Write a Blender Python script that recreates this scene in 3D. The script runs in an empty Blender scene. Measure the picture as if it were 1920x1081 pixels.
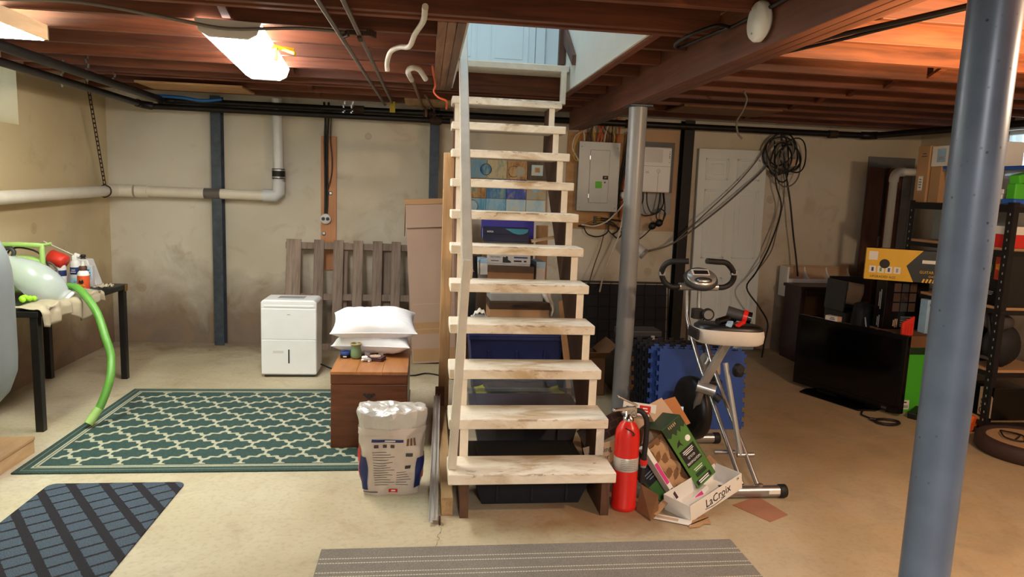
import bpy, bmesh, math, random
from mathutils import Vector, Matrix, Euler, noise as mnoise
random.seed(7)
sc = bpy.context.scene
COL = sc.collection
R = math.radians

# ------------------------------------------------------------------ camera
cam_d = bpy.data.cameras.new('camera'); cam_d.sensor_width = 36.0
cam_d.lens = 1310.0 / 1920.0 * 36.0; cam_d.clip_start = 0.05
cam = bpy.data.objects.new('camera', cam_d); COL.objects.link(cam)
cam.matrix_world = Matrix(((0.99205397, -0.02070132, -0.12409827, 0.0),
                           (-0.12005632, 0.13919029, -0.98296111, 0.0),
                           (0.03762187, 0.99004925, 0.13559896, 1.5),
                           (0, 0, 0, 1)))
sc.camera = cam
sc.view_settings.view_transform = 'Standard'
sc.view_settings.look = 'None'
sc.view_settings.gamma = 1.0
sc.view_settings.use_curve_mapping = False
sc.view_settings.exposure = 1.02

# ------------------------------------------------------------------ world and lights
w = bpy.data.worlds.new('daylight'); sc.world = w; w.use_nodes = True
w.node_tree.nodes['Background'].inputs[0].default_value = (0.62, 0.80, 1.0, 1)
w.node_tree.nodes['Background'].inputs[1].default_value = 2.2

def area(name, loc, rot, size, sizey, power, col):
    d = bpy.data.lights.new(name, 'AREA'); d.shape = 'RECTANGLE'; d.size = size; d.size_y = sizey
    d.energy = power; d.color = col
    o = bpy.data.objects.new(name, d); COL.objects.link(o); o.location = loc; o.rotation_euler = rot
    return o
TUBE_E = 18.0           # emission of the fluorescent lenses
PANEL_E = 20.0           # emission of the light panel on the left
area('ceiling_light_behind', (0.35, -0.9, 2.2), (0, 0, 0), 0.3, 1.2, 58, (1.0, 0.95, 0.90))
area('stair_hall_daylight', (0.3, 4.6, 4.6), (0, 0, 0), 1.0, 1.6, 17, (0.70, 0.88, 1.0))  # area lamp standing in for daylight from unseen upstairs windows
def bulb_light(name, loc, power, col, rad):
    d = bpy.data.lights.new(name, 'POINT'); d.energy = power; d.color = col; d.shadow_soft_size = rad
    o = bpy.data.objects.new(name, d); COL.objects.link(o); o.location = loc
sd = bpy.data.lights.new('added_uplight', 'SPOT'); sd.energy = 420; sd.color = (1.0, 0.60, 0.27); sd.spot_size = R(136); sd.spot_blend = .12; sd.shadow_soft_size = .06  # added unseen spot, cone cut so only the nearer right joists turn orange
so_ = bpy.data.objects.new('added_uplight', sd); COL.objects.link(so_); so_.location = (2.95, 1.75, 1.32); so_.rotation_euler = (R(180), 0, 0)
bulb_light('warm_bulb_light', (2.75, 1.5, 2.05), 72, (1.0, 0.74, 0.48), 0.05)

# ------------------------------------------------------------------ helpers: objects
def tag(o, label=None, cat=None, group=None, kind=None):
    if label: o['label'] = label
    if cat: o['category'] = cat
    if group: o['group'] = group
    if kind: o['kind'] = kind
    return o
def thing(name, label, cat, loc=(0, 0, 0), rz=0.0, group=None):
    o = bpy.data.objects.new(name, None); COL.objects.link(o)
    o.empty_display_size = 0.1
    o.location = loc; o.rotation_euler = (0, 0, rz)
    return tag(o, label, cat, group)
def wmat(o):
    m = Matrix.Identity(4)
    while o is not None:
        m = Matrix.LocRotScale(o.location, o.rotation_euler, o.scale) @ m
        o = o.parent
    return m

class MB:
    def __init__(s): s.v = []; s.f = []; s.sm = []; s.mi = []; s.cur = 0
    def add(s, vs, fs, smooth=False):
        b = len(s.v); s.v.extend([tuple(v) for v in vs])
        for f in fs: s.f.append(tuple(b + i for i in f)); s.sm.append(smooth); s.mi.append(s.cur)
        return s
    def box(s, x, y, z):
        (a, b), (c, d), (e, f) = x, y, z
        return s.add([(a, c, e), (b, c, e), (b, d, e), (a, d, e), (a, c, f), (b, c, f), (b, d, f), (a, d, f)],
                     [(0, 3, 2, 1), (4, 5, 6, 7), (0, 1, 5, 4), (1, 2, 6, 5), (2, 3, 7, 6), (3, 0, 4, 7)])
    def obox(s, c, size, rot=(0, 0, 0)):
        m = Euler(rot).to_matrix(); c = Vector(c); hx, hy, hz = [k / 2 for k in size]
        vs = [c + m @ Vector(p) for p in ((-hx, -hy, -hz), (hx, -hy, -hz), (hx, hy, -hz), (-hx, hy, -hz), (-hx, -hy, hz), (hx, -hy, hz), (hx, hy, hz), (-hx, hy, hz))]
        return s.add(vs, [(0, 3, 2, 1), (4, 5, 6, 7), (0, 1, 5, 4), (1, 2, 6, 5), (2, 3, 7, 6), (3, 0, 4, 7)])
    def bar(s, p, q, wd, th, up=(0, 0, 1)):
        p = Vector(p); q = Vector(q); d = (q - p).normalized(); u = Vector(up)
        if abs(d.dot(u)) > .99: u = Vector((0, 1, 0))
        a = d.cross(u).normalized(); b = a.cross(d).normalized()
        vs = [e + a * (i * wd / 2) + b * (j * th / 2) for e in (p, q) for i, j in ((-1, -1), (1, -1), (1, 1), (-1, 1))]
        return s.add(vs, [(0, 3, 2, 1), (4, 5, 6, 7), (0, 1, 5, 4), (1, 2, 6, 5), (2, 3, 7, 6), (3, 0, 4, 7)])
    def tube(s, pts, r, n=8, cap=True, spline=0):
        pts = [Vector(p) for p in pts]
        rs = list(r) if isinstance(r, (list, tuple)) else [r] * len(pts)
        if spline and len(pts) > 2:
            P = [pts[0] * 2 - pts[1]] + pts + [pts[-1] * 2 - pts[-2]]; out = []; ro = []
            for i in range(1, len(P) - 2):
                for k in range(spline):
                    t = k / spline; a, b, c, d = P[i - 1], P[i], P[i + 1], P[i + 2]
                    out.append(.5 * ((2 * b) + (c - a) * t + (2 * a - 5 * b + 4 * c - d) * t * t + (3 * b - a - 3 * c + d) * t ** 3))
                    ro.append(rs[i - 1] * (1 - t) + rs[i] * t)
            out.append(pts[-1]); ro.append(rs[-1]); pts, rs = out, ro
        vs = []; nrm = None; N = len(pts)
        for i, p in enumerate(pts):
            d = (pts[min(i + 1, N - 1)] - pts[max(i - 1, 0)])
            d = d.normalized() if d.length > 1e-9 else Vector((0, 0, 1))
            if nrm is None:
                u = Vector((0, 0, 1)) if abs(d.z) < .9 else Vector((1, 0, 0)); nrm = (u - d * u.dot(d)).normalized()
            else:
                nrm = nrm - d * nrm.dot(d); nrm = nrm.normalized() if nrm.length > 1e-6 else d.orthogonal().normalized()
            bn = d.cross(nrm)
            for k in range(n):
                a = 2 * math.pi * k / n; vs.append(p + (nrm * math.cos(a) + bn * math.sin(a)) * rs[i])
        fs = [(i * n + k, i * n + (k + 1) % n, (i + 1) * n + (k + 1) % n, (i + 1) * n + k) for i in range(N - 1) for k in range(n)]
        s.add(vs, fs, True)
        if cap:
            s.add([vs[k] for k in range(n)][::-1], [tuple(range(n))]); s.add(vs[-n:], [tuple(range(n))])
        return s
    def cyl(s, p, q, r, n=20, r2=None): return s.tube([p, q], [r, r if r2 is None else r2], n)
    def lathe(s, prof, c=(0, 0, 0), axis=(0, 0, 1), n=24):
        c = Vector(c); ax = Vector(axis).normalized(); a = ax.orthogonal().normalized(); b = ax.cross(a)
        vs = [c + ax * h + (a * math.cos(2 * math.pi * k / n) + b * math.sin(2 * math.pi * k / n)) * max(r, 1e-4) for r, h in prof for k in range(n)]
        fs = [(i * n + k, i * n + (k + 1) % n, (i + 1) * n + (k + 1) % n, (i + 1) * n + k) for i in range(len(prof) - 1) for k in range(n)]
        return s.add(vs, fs, max(h for r, h in prof) - min(h for r, h in prof) > .0035)
    def prism(s, poly, a, b, plane='XY'):
        # poly in the plane, extruded along the third axis from a to b
        def P(u, v, w): return {'XY': (u, v, w), 'XZ': (u, w, v), 'YZ': (w, u, v)}[plane]
        n = len(poly); vs = [P(u, v, a) for u, v in poly] + [P(u, v, b) for u, v in poly]
        return s.add(vs, [tuple(range(n))[::-1], tuple(range(n, 2 * n))] + [(i, (i + 1) % n, n + (i + 1) % n, n + i) for i in range(n)])
    def grid(s, fn, nu, nv, smooth=True, closed=False):
        vs = [fn(i / nu, j / nv) for j in range(nv + 1) for i in range(nu + 1)]
        fs = [(j * (nu + 1) + i, j * (nu + 1) + i + 1, (j + 1) * (nu + 1) + i + 1, (j + 1) * (nu + 1) + i) for j in range(nv) for i in range(nu)]
        return s.add(vs, fs, smooth)
    def xf(s, m):
        s.v = [tuple(m @ Vector(v)) for v in s.v]; return s
    def build(s, name, mats, parent=None, bevel=0, local=False, solid=0, seg=2, fixn=True):
        vs = [Vector(v) for v in s.v]; loc = Vector((0, 0, 0))
        if parent is not None and not local:
            im = wmat(parent).inverted(); vs = [im @ v for v in vs]
        if parent is None:
            lo = [min(v[i] for v in vs) for i in range(3)]; hi = [max(v[i] for v in vs) for i in range(3)]
            loc = Vector(((lo[0] + hi[0]) / 2, (lo[1] + hi[1]) / 2, lo[2])); vs = [v - loc for v in vs]
        me = bpy.data.meshes.new(name); me.from_pydata(vs, [], s.f); me.validate()
        if not isinstance(mats, (list, tuple)): mats = [mats]
        for m in mats: me.materials.append(M[m] if isinstance(m, str) else m)
        if len(me.polygons) == len(s.f):
            me.polygons.foreach_set('use_smooth', s.sm)
            if len(mats) > 1: me.polygons.foreach_set('material_index', s.mi)
        if fixn:
            bm = bmesh.new(); bm.from_mesh(me); bmesh.ops.recalc_face_normals(bm, faces=bm.faces); bm.to_mesh(me); bm.free()
        me.update()
        o = bpy.data.objects.new(name, me); COL.objects.link(o); o.location = loc; o.parent = parent
        if solid:
            k = o.modifiers.new('thickness', 'SOLIDIFY'); k.thickness = solid; k.offset = 0
        if bevel:
            k = o.modifiers.new('bevel', 'BEVEL'); k.width = bevel; k.segments = seg; k.limit_method = 'ANGLE'; k.angle_limit = R(40)
        return o
def B(): return MB()
def box(name, mat, x, y, z, parent=None, bevel=0.003, local=False): return B().box(x, y, z).build(name, mat, parent, bevel, local)
def copy_tree(o, parent=None):
    c = o.copy(); COL.objects.link(c); c.parent = parent
    for ch in [k for k in bpy.data.objects if k.parent == o and k != c]: copy_tree(ch, c)
    return c
def txt(s, size, mat, parent, m, name='lettering', ex=0.0004, sx=1.0, align='CENTER', world=False):
    if world: m = wmat(parent).inverted() @ m
    # real extruded lettering; m places its XY plane in the parent's space
    cu = bpy.data.curves.new('t', 'FONT'); cu.body = s; cu.size = size; cu.extrude = ex; cu.align_x = align; cu.align_y = 'CENTER'; cu.resolution_u = 2
    t = bpy.data.objects.new('t', cu); COL.objects.link(t)
    dg = bpy.context.evaluated_depsgraph_get(); dg.update()
    me = bpy.data.meshes.new_from_object(t.evaluated_get(dg))
    bpy.data.objects.remove(t); bpy.data.curves.remove(cu)
    me.transform(m @ Matrix.Diagonal((sx, 1, 1, 1)))
    me.materials.clear(); me.materials.append(M[mat]); me.name = name
    o = bpy.data.objects.new(name, me); COL.objects.link(o); o.parent = parent
    return o
def scrib(parent, m, wd, n, mat, h=.003, gap=.006, world=False, seed=1):
    # print too small to read in the photograph: a few flat bars of ink
    rr = random.Random(seed)
    if world: m = wmat(parent).inverted() @ m
    for k in range(n):
        q = wd * rr.uniform(.65, 1.0); y = ((n - 1) / 2 - k) * gap
        B().box((-q / 2, q / 2), (y - h / 2, y + h / 2), (-.0003, .0004)).xf(m).build('print_line', mat, parent, 0, True)
def FR(x, y, z, roll=0.0):      # frame for something seen on a -Y face
    return Matrix.Translation((x, y, z)) @ Matrix.Rotation(R(90), 4, 'X') @ Matrix.Rotation(roll, 4, 'Z')
def FL(x, y, z, roll=0.0):      # frame for something seen on a -X face
    return Matrix.Translation((x, y, z)) @ Matrix.Rotation(R(-90), 4, 'Z') @ Matrix.Rotation(R(90), 4, 'X') @ Matrix.Rotation(roll, 4, 'Z')
def UP(x, y, z, roll=0.0): return Matrix.Translation((x, y, z)) @ Matrix.Rotation(roll, 4, 'Z')

# ------------------------------------------------------------------ helpers: materials
M = {}
class NT:
    def __init__(s, name):
        s.m = bpy.data.materials.new(name); s.m.use_nodes = True; s.t = s.m.node_tree
        s.b = s.t.nodes['Principled BSDF']; M[name] = s.m
    def n(s, typ, **k):
        x = s.t.nodes.new(typ)
        for a, v in k.items(): setattr(x, a, v)
        return x
    def l(s, a, b): s.t.links.new(a, b)
    def val(s, v): x = s.n('ShaderNodeValue'); x.outputs[0].default_value = v; return x.outputs[0]
    def math(s, op, a, b=None, c=None, clamp=False):
        x = s.n('ShaderNodeMath', operation=op, use_clamp=clamp)
        for i, q in enumerate((a, b, c)):
            if q is None: continue
            if isinstance(q, (int, float)): x.inputs[i].default_value = q
            else: s.l(q, x.inputs[i])
        return x.outputs[0]
    def coord(s, kind='Object', scale=(1, 1, 1)):
        tc = s.n('ShaderNodeTexCoord'); mp = s.n('ShaderNodeMapping'); mp.inputs['Scale'].default_value = scale
        if kind == 'World':
            g = s.n('ShaderNodeNewGeometry'); s.l(g.outputs['Position'], mp.inputs['Vector'])
        else: s.l(tc.outputs[kind], mp.inputs['Vector'])
        return mp.outputs[0]
    def noise(s, co, scale, detail=4, rough=.55, dist=0):
        x = s.n('ShaderNodeTexNoise'); x.inputs['Scale'].default_value = scale; x.inputs['Detail'].default_value = detail
        x.inputs['Roughness'].default_value = rough; x.inputs['Distortion'].default_value = dist; s.l(co, x.inputs['Vector']); return x.outputs['Fac']
    def ramp(s, fac, stops):
        x = s.n('ShaderNodeValToRGB'); e = x.color_ramp.elements
        while len(e) < len(stops): e.new(.5)
        for i, (p, c) in enumerate(stops):
            e[i].position = p; e[i].color = (c, c, c, 1) if isinstance(c, (int, float)) else tuple(c) + (1,)
        s.l(fac, x.inputs[0]); return x.outputs[0]
    def mix(s, fac, a, b, mode='MIX'):
        x = s.n('ShaderNodeMix', data_type='RGBA', blend_type=mode)
        for i, q in ((0, fac), (6, a), (7, b)):
            if isinstance(q, (int, float)): x.inputs[i].default_value = q
            elif isinstance(q, tuple): x.inputs[i].default_value = q + (1,)
            else: s.l(q, x.inputs[i])
        return x.outputs[2]
    def base(s, c):
        if isinstance(c, tuple): s.b.inputs['Base Color'].default_value = c + (1,)
        else: s.l(c, s.b.inputs['Base Color'])
    def bump(s, h, strength=.3, dist=.01):
        x = s.n('ShaderNodeBump'); x.inputs['Strength'].default_value = strength; x.inputs['Distance'].default_value = dist
        s.l(h, x.inputs['Height']); s.l(x.outputs[0], s.b.inputs['Normal'])
    def pr(s, rough=.6, metal=0.0, **k):
        s.b.inputs['Roughness'].default_value = rough; s.b.inputs['Metallic'].default_value = metal
        for a, v in k.items(): s.b.inputs[a].default_value = v
        return s
def pulse0(t, f, a, b): return t.math('MULTIPLY', t.math('GREATER_THAN', f, a), t.math('LESS_THAN', f, b))
def srgb(h):
    h = h.lstrip('#'); c = [int(h[i:i + 2], 16) / 255 for i in (0, 2, 4)]
    return tuple(x / 12.92 if x <= .04045 else ((x + .055) / 1.055) ** 2.4 for x in c)
def sc_(c, k): return tuple(min(1, x * k) for x in c)
def plain(name, hexc, rough=.55, metal=0.0, var=.18, scale=9, bump=0.0, bscale=60, **k):
    t = NT(name); c = srgb(hexc); co = t.coord()
    t.base(t.ramp(t.noise(co, scale), [(.3, sc_(c, 1 - var)), (.7, sc_(c, 1 + var * .5))]))
    if bump: t.bump(t.noise(co, bscale, 3), bump, .004)
    return t.pr(rough, metal, **k)
def wood(name, h1, h2, scale=(2, 24, 24), rough=.65, tint=.25, bump=.15, knots=0.0):
    t = NT(name); co = t.coord('Object', scale); f = t.noise(co, 1.6, 6, .6, .6)
    c = t.ramp(f, [(.3, srgb(h1)), (.7, srgb(h2))])
    f2 = t.noise(t.coord('Object', (1, 1, 1)), 2.5, 3); c = t.mix(.35, c, t.ramp(f2, [(.35, .45), (.65, 1.0)]), 'MULTIPLY')
    oi = t.n('ShaderNodeObjectInfo'); hv = t.n('ShaderNodeHueSaturation')
    t.l(t.math('MULTIPLY_ADD', oi.outputs['Random'], tint * 2, 1 - tint), hv.inputs['Value']); t.l(c, hv.inputs['Color'])
    t.base(hv.outputs[0]); t.bump(f, bump, .003); return t.pr(rough)
def emit(name, hexc, strength, base='#ffffff'):
    t = NT(name); t.base(srgb(base)); t.b.inputs['Emission Color'].default_value = srgb(hexc) + (1,)
    t.b.inputs['Emission Strength'].default_value = strength; return t.pr(.4)

# --- concrete floor
t = NT('concrete'); co = t.coord('World'); n1 = t.noise(co, .9, 5, .6, .4); n2 = t.noise(co, 4.5, 6, .62, .5); n3 = t.noise(co, 40, 4)
c = t.ramp(n1, [(.34, srgb('#ad9f82')), (.5, srgb('#bfb397')), (.64, srgb('#cbc2ab'))])
c = t.mix(t.ramp(n2, [(.54, 0.0), (.72, .38)]), c, srgb('#937a60'))
c = t.mix(t.ramp(n3, [(.35, .22), (.5, 0.0)]), c, srgb('#8b7a63'))
g = t.n('ShaderNodeNewGeometry'); sp = t.n('ShaderNodeSeparateXYZ'); t.l(g.outputs['Position'], sp.inputs[0])
# browner tone towards the right-hand slab, edge broken up by noise
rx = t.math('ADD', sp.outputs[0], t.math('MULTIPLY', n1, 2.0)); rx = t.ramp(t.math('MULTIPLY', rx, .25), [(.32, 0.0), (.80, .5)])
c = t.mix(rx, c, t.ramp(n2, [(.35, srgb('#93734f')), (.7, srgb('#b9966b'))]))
# brown tide marks along the foot of the back wall
by = t.math('ADD', sp.outputs[1], t.math('MULTIPLY', n2, 1.1)); by = t.ramp(t.math('SUBTRACT', by, 6.35), [(.35, 0.0), (.85, .6)])
c = t.mix(by, c, srgb('#6d5442'))
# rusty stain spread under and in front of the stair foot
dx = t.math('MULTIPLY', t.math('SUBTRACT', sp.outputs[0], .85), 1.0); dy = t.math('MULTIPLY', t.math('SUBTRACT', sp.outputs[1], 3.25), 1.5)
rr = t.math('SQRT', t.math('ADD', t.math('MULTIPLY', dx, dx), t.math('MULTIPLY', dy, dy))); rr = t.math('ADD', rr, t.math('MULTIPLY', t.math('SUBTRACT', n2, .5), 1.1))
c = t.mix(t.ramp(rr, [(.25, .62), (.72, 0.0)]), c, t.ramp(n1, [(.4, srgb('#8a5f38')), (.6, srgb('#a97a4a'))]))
# crack in the slab from the track end to the runner
cx = t.math('ABSOLUTE', t.math('ADD', t.math('SUBTRACT', sp.outputs[0], .085), t.math('MULTIPLY', t.math('SUBTRACT', t.noise(co, 9, 4), .5), .12)))
ck = t.math('MULTIPLY', t.math('LESS_THAN', cx, .0022), t.math('MULTIPLY', t.math('GREATER_THAN', sp.outputs[1], 1.6), t.math('LESS_THAN', sp.outputs[1], 3.0)))
c = t.mix(t.math('MULTIPLY', ck, .7), c, srgb('#6b5a44'))
t.base(c); t.bump(n3, .12, .003); t.pr(.62)

# --- painted plaster walls
def wallmat(name, base, dark, stain):
    t = NT(name); co = t.coord('World'); n1 = t.noise(co, .8, 4, .55, .3); n2 = t.noise(co, 3.2, 6, .6, .6); n3 = t.noise(co, 34, 3)
    c = t.ramp(n1, [(.35, srgb(dark)), (.62, srgb(base))])
    c = t.mix(t.ramp(n2, [(.58, 0.0), (.75, .4)]), c, srgb('#9c865f'))
    g = t.n('ShaderNodeNewGeometry'); sp = t.n('ShaderNodeSeparateXYZ'); t.l(g.outputs['Position'], sp.inputs[0])
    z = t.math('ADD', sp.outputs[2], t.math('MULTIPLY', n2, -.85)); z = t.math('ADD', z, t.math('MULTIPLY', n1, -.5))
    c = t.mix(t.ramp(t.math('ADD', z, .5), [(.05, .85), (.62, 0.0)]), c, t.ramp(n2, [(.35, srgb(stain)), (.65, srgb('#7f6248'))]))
    v = t.n('ShaderNodeTexVoronoi', feature='F1'); v.inputs['Scale'].default_value = 2.3; t.l(co, v.inputs['Vector'])
    ring = t.ramp(v.outputs['Distance'], [(.03, .45), (.07, .25), (.085, .5), (.10, 0.0)])
    c = t.mix(t.math('MULTIPLY', ring, t.ramp(t.noise(co, .7, 1), [(.52, 0.0), (.56, .8)])), c, srgb('#8a6b45'))
    t.base(c); t.bump(t.math('ADD', n2, t.math('MULTIPLY', n3, .3)), .2, .012); t.pr(.75)
wallmat('wall_paint', '#dbd6ca', '#cdc2ac', '#5f4a44'); wallmat('wall_paint_warm', '#d8c9a6', '#c9b68e', '#5d4644')
plain('drywall', '#e3e2db', .7, var=.05, scale=3)
plain('hall_white', '#e6eef0', .5, var=.04, scale=3)
plain('dark_gap', '#1a1310', .9)
# --- woods
wood('joist_wood', '#522a1a', '#84492c', (1.2, 30, 18), .6, .3)
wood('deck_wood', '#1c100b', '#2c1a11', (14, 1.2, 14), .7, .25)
wood('beam_wood', '#5c3526', '#7d4c37', (16, 1.0, 16), .55, .08)
wood('trimmer_wood', '#5d3b26', '#94694a', (16, 1.2, 16), .6, .3)
wood('pine', '#b37c48', '#d9a56c', (18, 18, 1.4), .6, .12)
wood('plank_tan', '#b58a5c', '#d8b183', (18, 18, 1.4), .65, .05)
wood('lumber', '#a5835a', '#c9a67a', (18, 1.2, 18), .6, .12)
wood('orange_board', '#c3865a', '#d89c70', (18, 18, 1.2), .6, .05)
wood('pallet_wood', '#7c6a5e', '#a8968a', (20, 20, 1.6), .8, .22)
wood('chest_wood', '#5a2f18', '#81482a', (1.4, 12, 16), .35, .04)
wood('chest_top', '#a5683a', '#c48550', (14, 1.4, 14), .3, .08)
wood('stringer_wood', '#4b3023', '#6e4a36', (16, 3, 3), .65, .1)
wood('brown_board', '#4c2a20', '#714131', (18, 18, 1.2), .6, .25)
wood('dark_table', '#241318', '#3a2228', (3, 14, 14), .4, .1)
wood('plywood', '#b07f4e', '#cda372', (2, 8, 8), .7, .05)
wood('plank_end', '#c79f6e', '#e0c096', (4, 1.3, 10), .65, .1)
# --- worn cream stair paint
t = NT('tread_paint'); co = t.coord('Object', (2.2, 7, 5)); oi = t.n('ShaderNodeObjectInfo'); va = t.n('ShaderNodeVectorMath', operation='ADD'); t.l(co, va.inputs[0]); t.l(oi.outputs['Random'], va.inputs[1])
va.inputs[1].default_value = (0, 0, 0); sh = t.n('ShaderNodeCombineXYZ'); t.l(t.math('MULTIPLY', oi.outputs['Random'], 40), sh.inputs[0]); t.l(sh.outputs[0], va.inputs[1]); co = va.outputs[0]
n1 = t.noise(co, 1.3, 6, .62, .9); n2 = t.noise(co, 6, 6, .7, 1.2); n3 = t.noise(co, 2.6, 4, .5, 2.5)
sp = t.n('ShaderNodeSeparateXYZ'); t.l(t.coord(), sp.inputs[0])
mid = t.math('SUBTRACT', 1.15, t.math('MULTIPLY', t.math('ABSOLUTE', t.math('SUBTRACT', sp.outputs[0], .05)), 2.9), clamp=True)
wear = t.math('MULTIPLY', t.ramp(n1, [(.43, 0.0), (.62, 1.0)]), mid)
c = t.mix(t.ramp(n3, [(.35, 0.0), (.7, .35)]), srgb('#f4ecdd'), srgb('#dccdb0'))
c = t.mix(t.math('MULTIPLY', wear, .8), c, srgb('#b08d55'))
crack = t.math('MULTIPLY', t.ramp(n2, [(.60, 0.0), (.64, 1.0)]), t.ramp(n1, [(.45, 0.0), (.58, 1.0)]))
c = t.mix(t.math('MULTIPLY', crack, .6), c, srgb('#7d6038'))
# bare wood line along the nosing where the paint has split
nose = t.math('MULTIPLY', pulse0(t, sp.outputs[2], -.010, .001), t.math('LESS_THAN', sp.outputs[1], -.111))
c = t.mix(t.math('MULTIPLY', t.math('MULTIPLY', nose, t.ramp(n3, [(.5, 0.0), (.56, .6)])), mid), c, srgb('#7a5a36'))
t.base(c); t.bump(n2, .25, .003); t.pr(.5)
plain('white_paint', '#eee4d2', .5, var=.1, scale=14, bump=.1)
plain('rail_paint', '#cfc7b8', .45, var=.12, scale=10)
# --- metals and plastics
plain('column_paint', '#9a9c9e', .38, .1, var=.1, scale=5)
t = NT('column_blue'); co = t.coord('World'); v = t.n('ShaderNodeTexVoronoi'); v.inputs['Scale'].default_value = 34; t.l(co, v.inputs['Vector'])
spot = t.math('MULTIPLY', t.ramp(v.outputs['Distance'], [(.06, .9), (.16, 0.0)]), t.ramp(t.noise(co, 6, 2), [(.5, 0.0), (.56, 1.0)]))
c = t.ramp(t.noise(co, 5, 5), [(.3, srgb('#505f75')), (.7, srgb('#63738b'))]); t.base(t.mix(spot, c, srgb('#262a33'))); t.pr(.34, .1)
plain('steel_blue', '#4c5560', .5, .5, var=.3, scale=16)
plain('steel_black', '#1d1b1d', .55, .3, var=.3, scale=16)
plain('black_pipe', '#262220', .42, .4, var=.4, scale=12)
plain('conduit', '#7d756e', .45, .7)
plain('brown_pipe', '#8c6a52', .55, .2, var=.35)
plain('pvc', '#e6dfd0', .35, var=.06)
plain('pvc_cool', '#dfe2e4', .35, var=.05)
plain('rubber', '#18181a', .6)
plain('steel', '#b9bcc0', .3, .9, var=.08)
plain('chrome', '#d0d2d4', .16, 1.0, var=.04)
plain('silver_paint', '#b7b6b4', .3, .6, var=.05)
plain('aluminium', '#d5d4d2', .32, .45, var=.08)
plain('panel_grey', '#848a90', .36, .35, var=.12, scale=3)
plain('rusty', '#4a372c', .8, .3, var=.5, scale=30)
plain('brass', '#a5823c', .35, .8)
plain('white_plastic', '#eceef0', .35, var=.03)
plain('offwhite', '#d8d6d6', .4, var=.03)
plain('grey_line', '#9b9da0', .5)
plain('dark_grey', '#3a3b3e', .5)
plain('black_plastic', '#121214', .42, var=.2)
plain('black_gloss', '#040405', .13, var=.1)
plain('bezel', '#08080a', .22, var=.1)
plain('tank_grey', '#8d979c', .42, .15, var=.1, scale=2)
plain('lime', '#a9cf78', .45, var=.1)
plain('hose_green', '#64a142', .38, var=.12, scale=20)
plain('green_neon', '#9be32a', .4)
plain('red', '#d5231d', .3, var=.06)
plain('red_plastic', '#e03a2c', .4)
plain('orange', '#e8641c', .4)
plain('label_orange', '#d9572a', .5, var=.15)
plain('blue', '#2f4fa5', .5)
plain('navy', '#1d2a63', .5, var=.1)
plain('yellow', '#e6b422', .5, var=.05)
plain('purple', '#2f2a8f', .5, var=.12)
plain('teal', '#3b8ea8', .5)
plain('pink', '#d83a86', .5, var=.1)
plain('green_print', '#4d7d34', .5, var=.15)
plain('green_dark', '#1f3a20', .5, var=.3)
plain('green_box', '#4dbb2c', .5, var=.05)
plain('sticker_green', '#5cc42c', .5)
plain('paper', '#e9e6e0', .6, var=.04)
plain('pale_blue', '#a9cdea', .5)
plain('ink', '#17161a', .6)
plain('silver_ink', '#a8a9ae', .5)
plain('print_brown', '#4d3a34', .7, var=.3)
plain('white_ink', '#f2f2f0', .6)
plain('yellow_ink', '#e9b92a', .6)
plain('card', '#b58e66', .75, var=.1, scale=4, bump=.05)
plain('card_light', '#c9a98a', .75, var=.08, scale=4)
plain('card_pink', '#b79a88', .75, var=.06, scale=3)
plain('card_pinkish', '#a5735a', .8, var=.08)
plain('card_dark', '#7b5636', .8, var=.2, scale=5)
plain('card_umber', '#4a3526', .85, var=.2)  # deep brown for box lids, a plank and dark print
plain('foam_orange', '#c07a44', .8, var=.08, bump=.1)
plain('foam_blue', '#2d4f9d', .75, var=.1, bump=.15, bscale=200)
plain('foam_dark', '#1a1c26', .8, var=.15, bump=.15, bscale=200)
plain('linen_white', '#eceef4', .85, var=.05, scale=5, bump=.08, bscale=120)
plain('canvas', '#b3a790', .9, var=.15, bump=.2, bscale=250)
plain('olive_fabric', '#9a9a3a', .9, var=.5, scale=12)
plain('offgrey', '#a8a4a4', .6)
plain('navy_box', '#20243f', .45, var=.1)
plain('grey_fabric', '#4a4648', .9, var=.2)
plain('bag_black', '#1a1b1f', .7, var=.3, bump=.2)
plain('foil', '#cfccc8', .36, .3, var=.1, scale=12)
plain('bag_paper', '#c9bdb2', .5, var=.1, scale=8, bump=.1)
plain('sage', '#7d9a72', .25, var=.15)
plain('jar_rim', '#b59a6a', .4)
plain('tin_blue', '#26408c', .35)
plain('wallet', '#4a2c34', .45, var=.1)
plain('leather_white', '#cdc8c0', .5, var=.08, bump=.05)
plain('cable_black', '#141315', .5)
plain('cable_grey', '#6b6560', .5)
plain('cable_white', '#d6d0c4', .5)
plain('cable_orange', '#d2592e', .5)
plain('cable_yellow', '#c9a544', .5)
plain('cable_brown', '#5a3a2c', .6)
plain('blue_tube', '#2a6fc0', .4)
plain('tag_yellow', '#c9b21c', .5)
plain('tan_top', '#b08b66', .85, var=.1)
plain('ottoman_brown', '#3c2620', .7, var=.2)
plain('insulation', '#6f6a68', .8, var=.4, scale=30, bump=.4)
plain('fire_red', '#b4381c', .5, var=.5, scale=18)
plain('fire_yellow', '#f0a030', .5, var=.4, scale=18)
plain('blue_lid', '#2b62c8', .4)
plain('grey_board', '#77787a', .7, var=.1)
plain('mirror_grey', '#aeb4b4', .6, var=.08)
emit('tube_lens', '#fff8f0', TUBE_E)
emit('panel_lens', '#f2ffe8', PANEL_E)
emit('bulb_glow', '#ffb060', 25)
def glassy(name, hexc, alpha, rough=.25):
    t = plain(name, hexc, rough, var=.04); t.b.inputs['Alpha'].default_value = alpha; return t
glassy('frost', '#e2e9ee', .78, .3); glassy('tote_clear', '#9aa3ac', .22, .2); glassy('tote_smoke', '#4a4a58', .75, .25); glassy('window_glass', '#e6f4f4', .35, .5)
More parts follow.
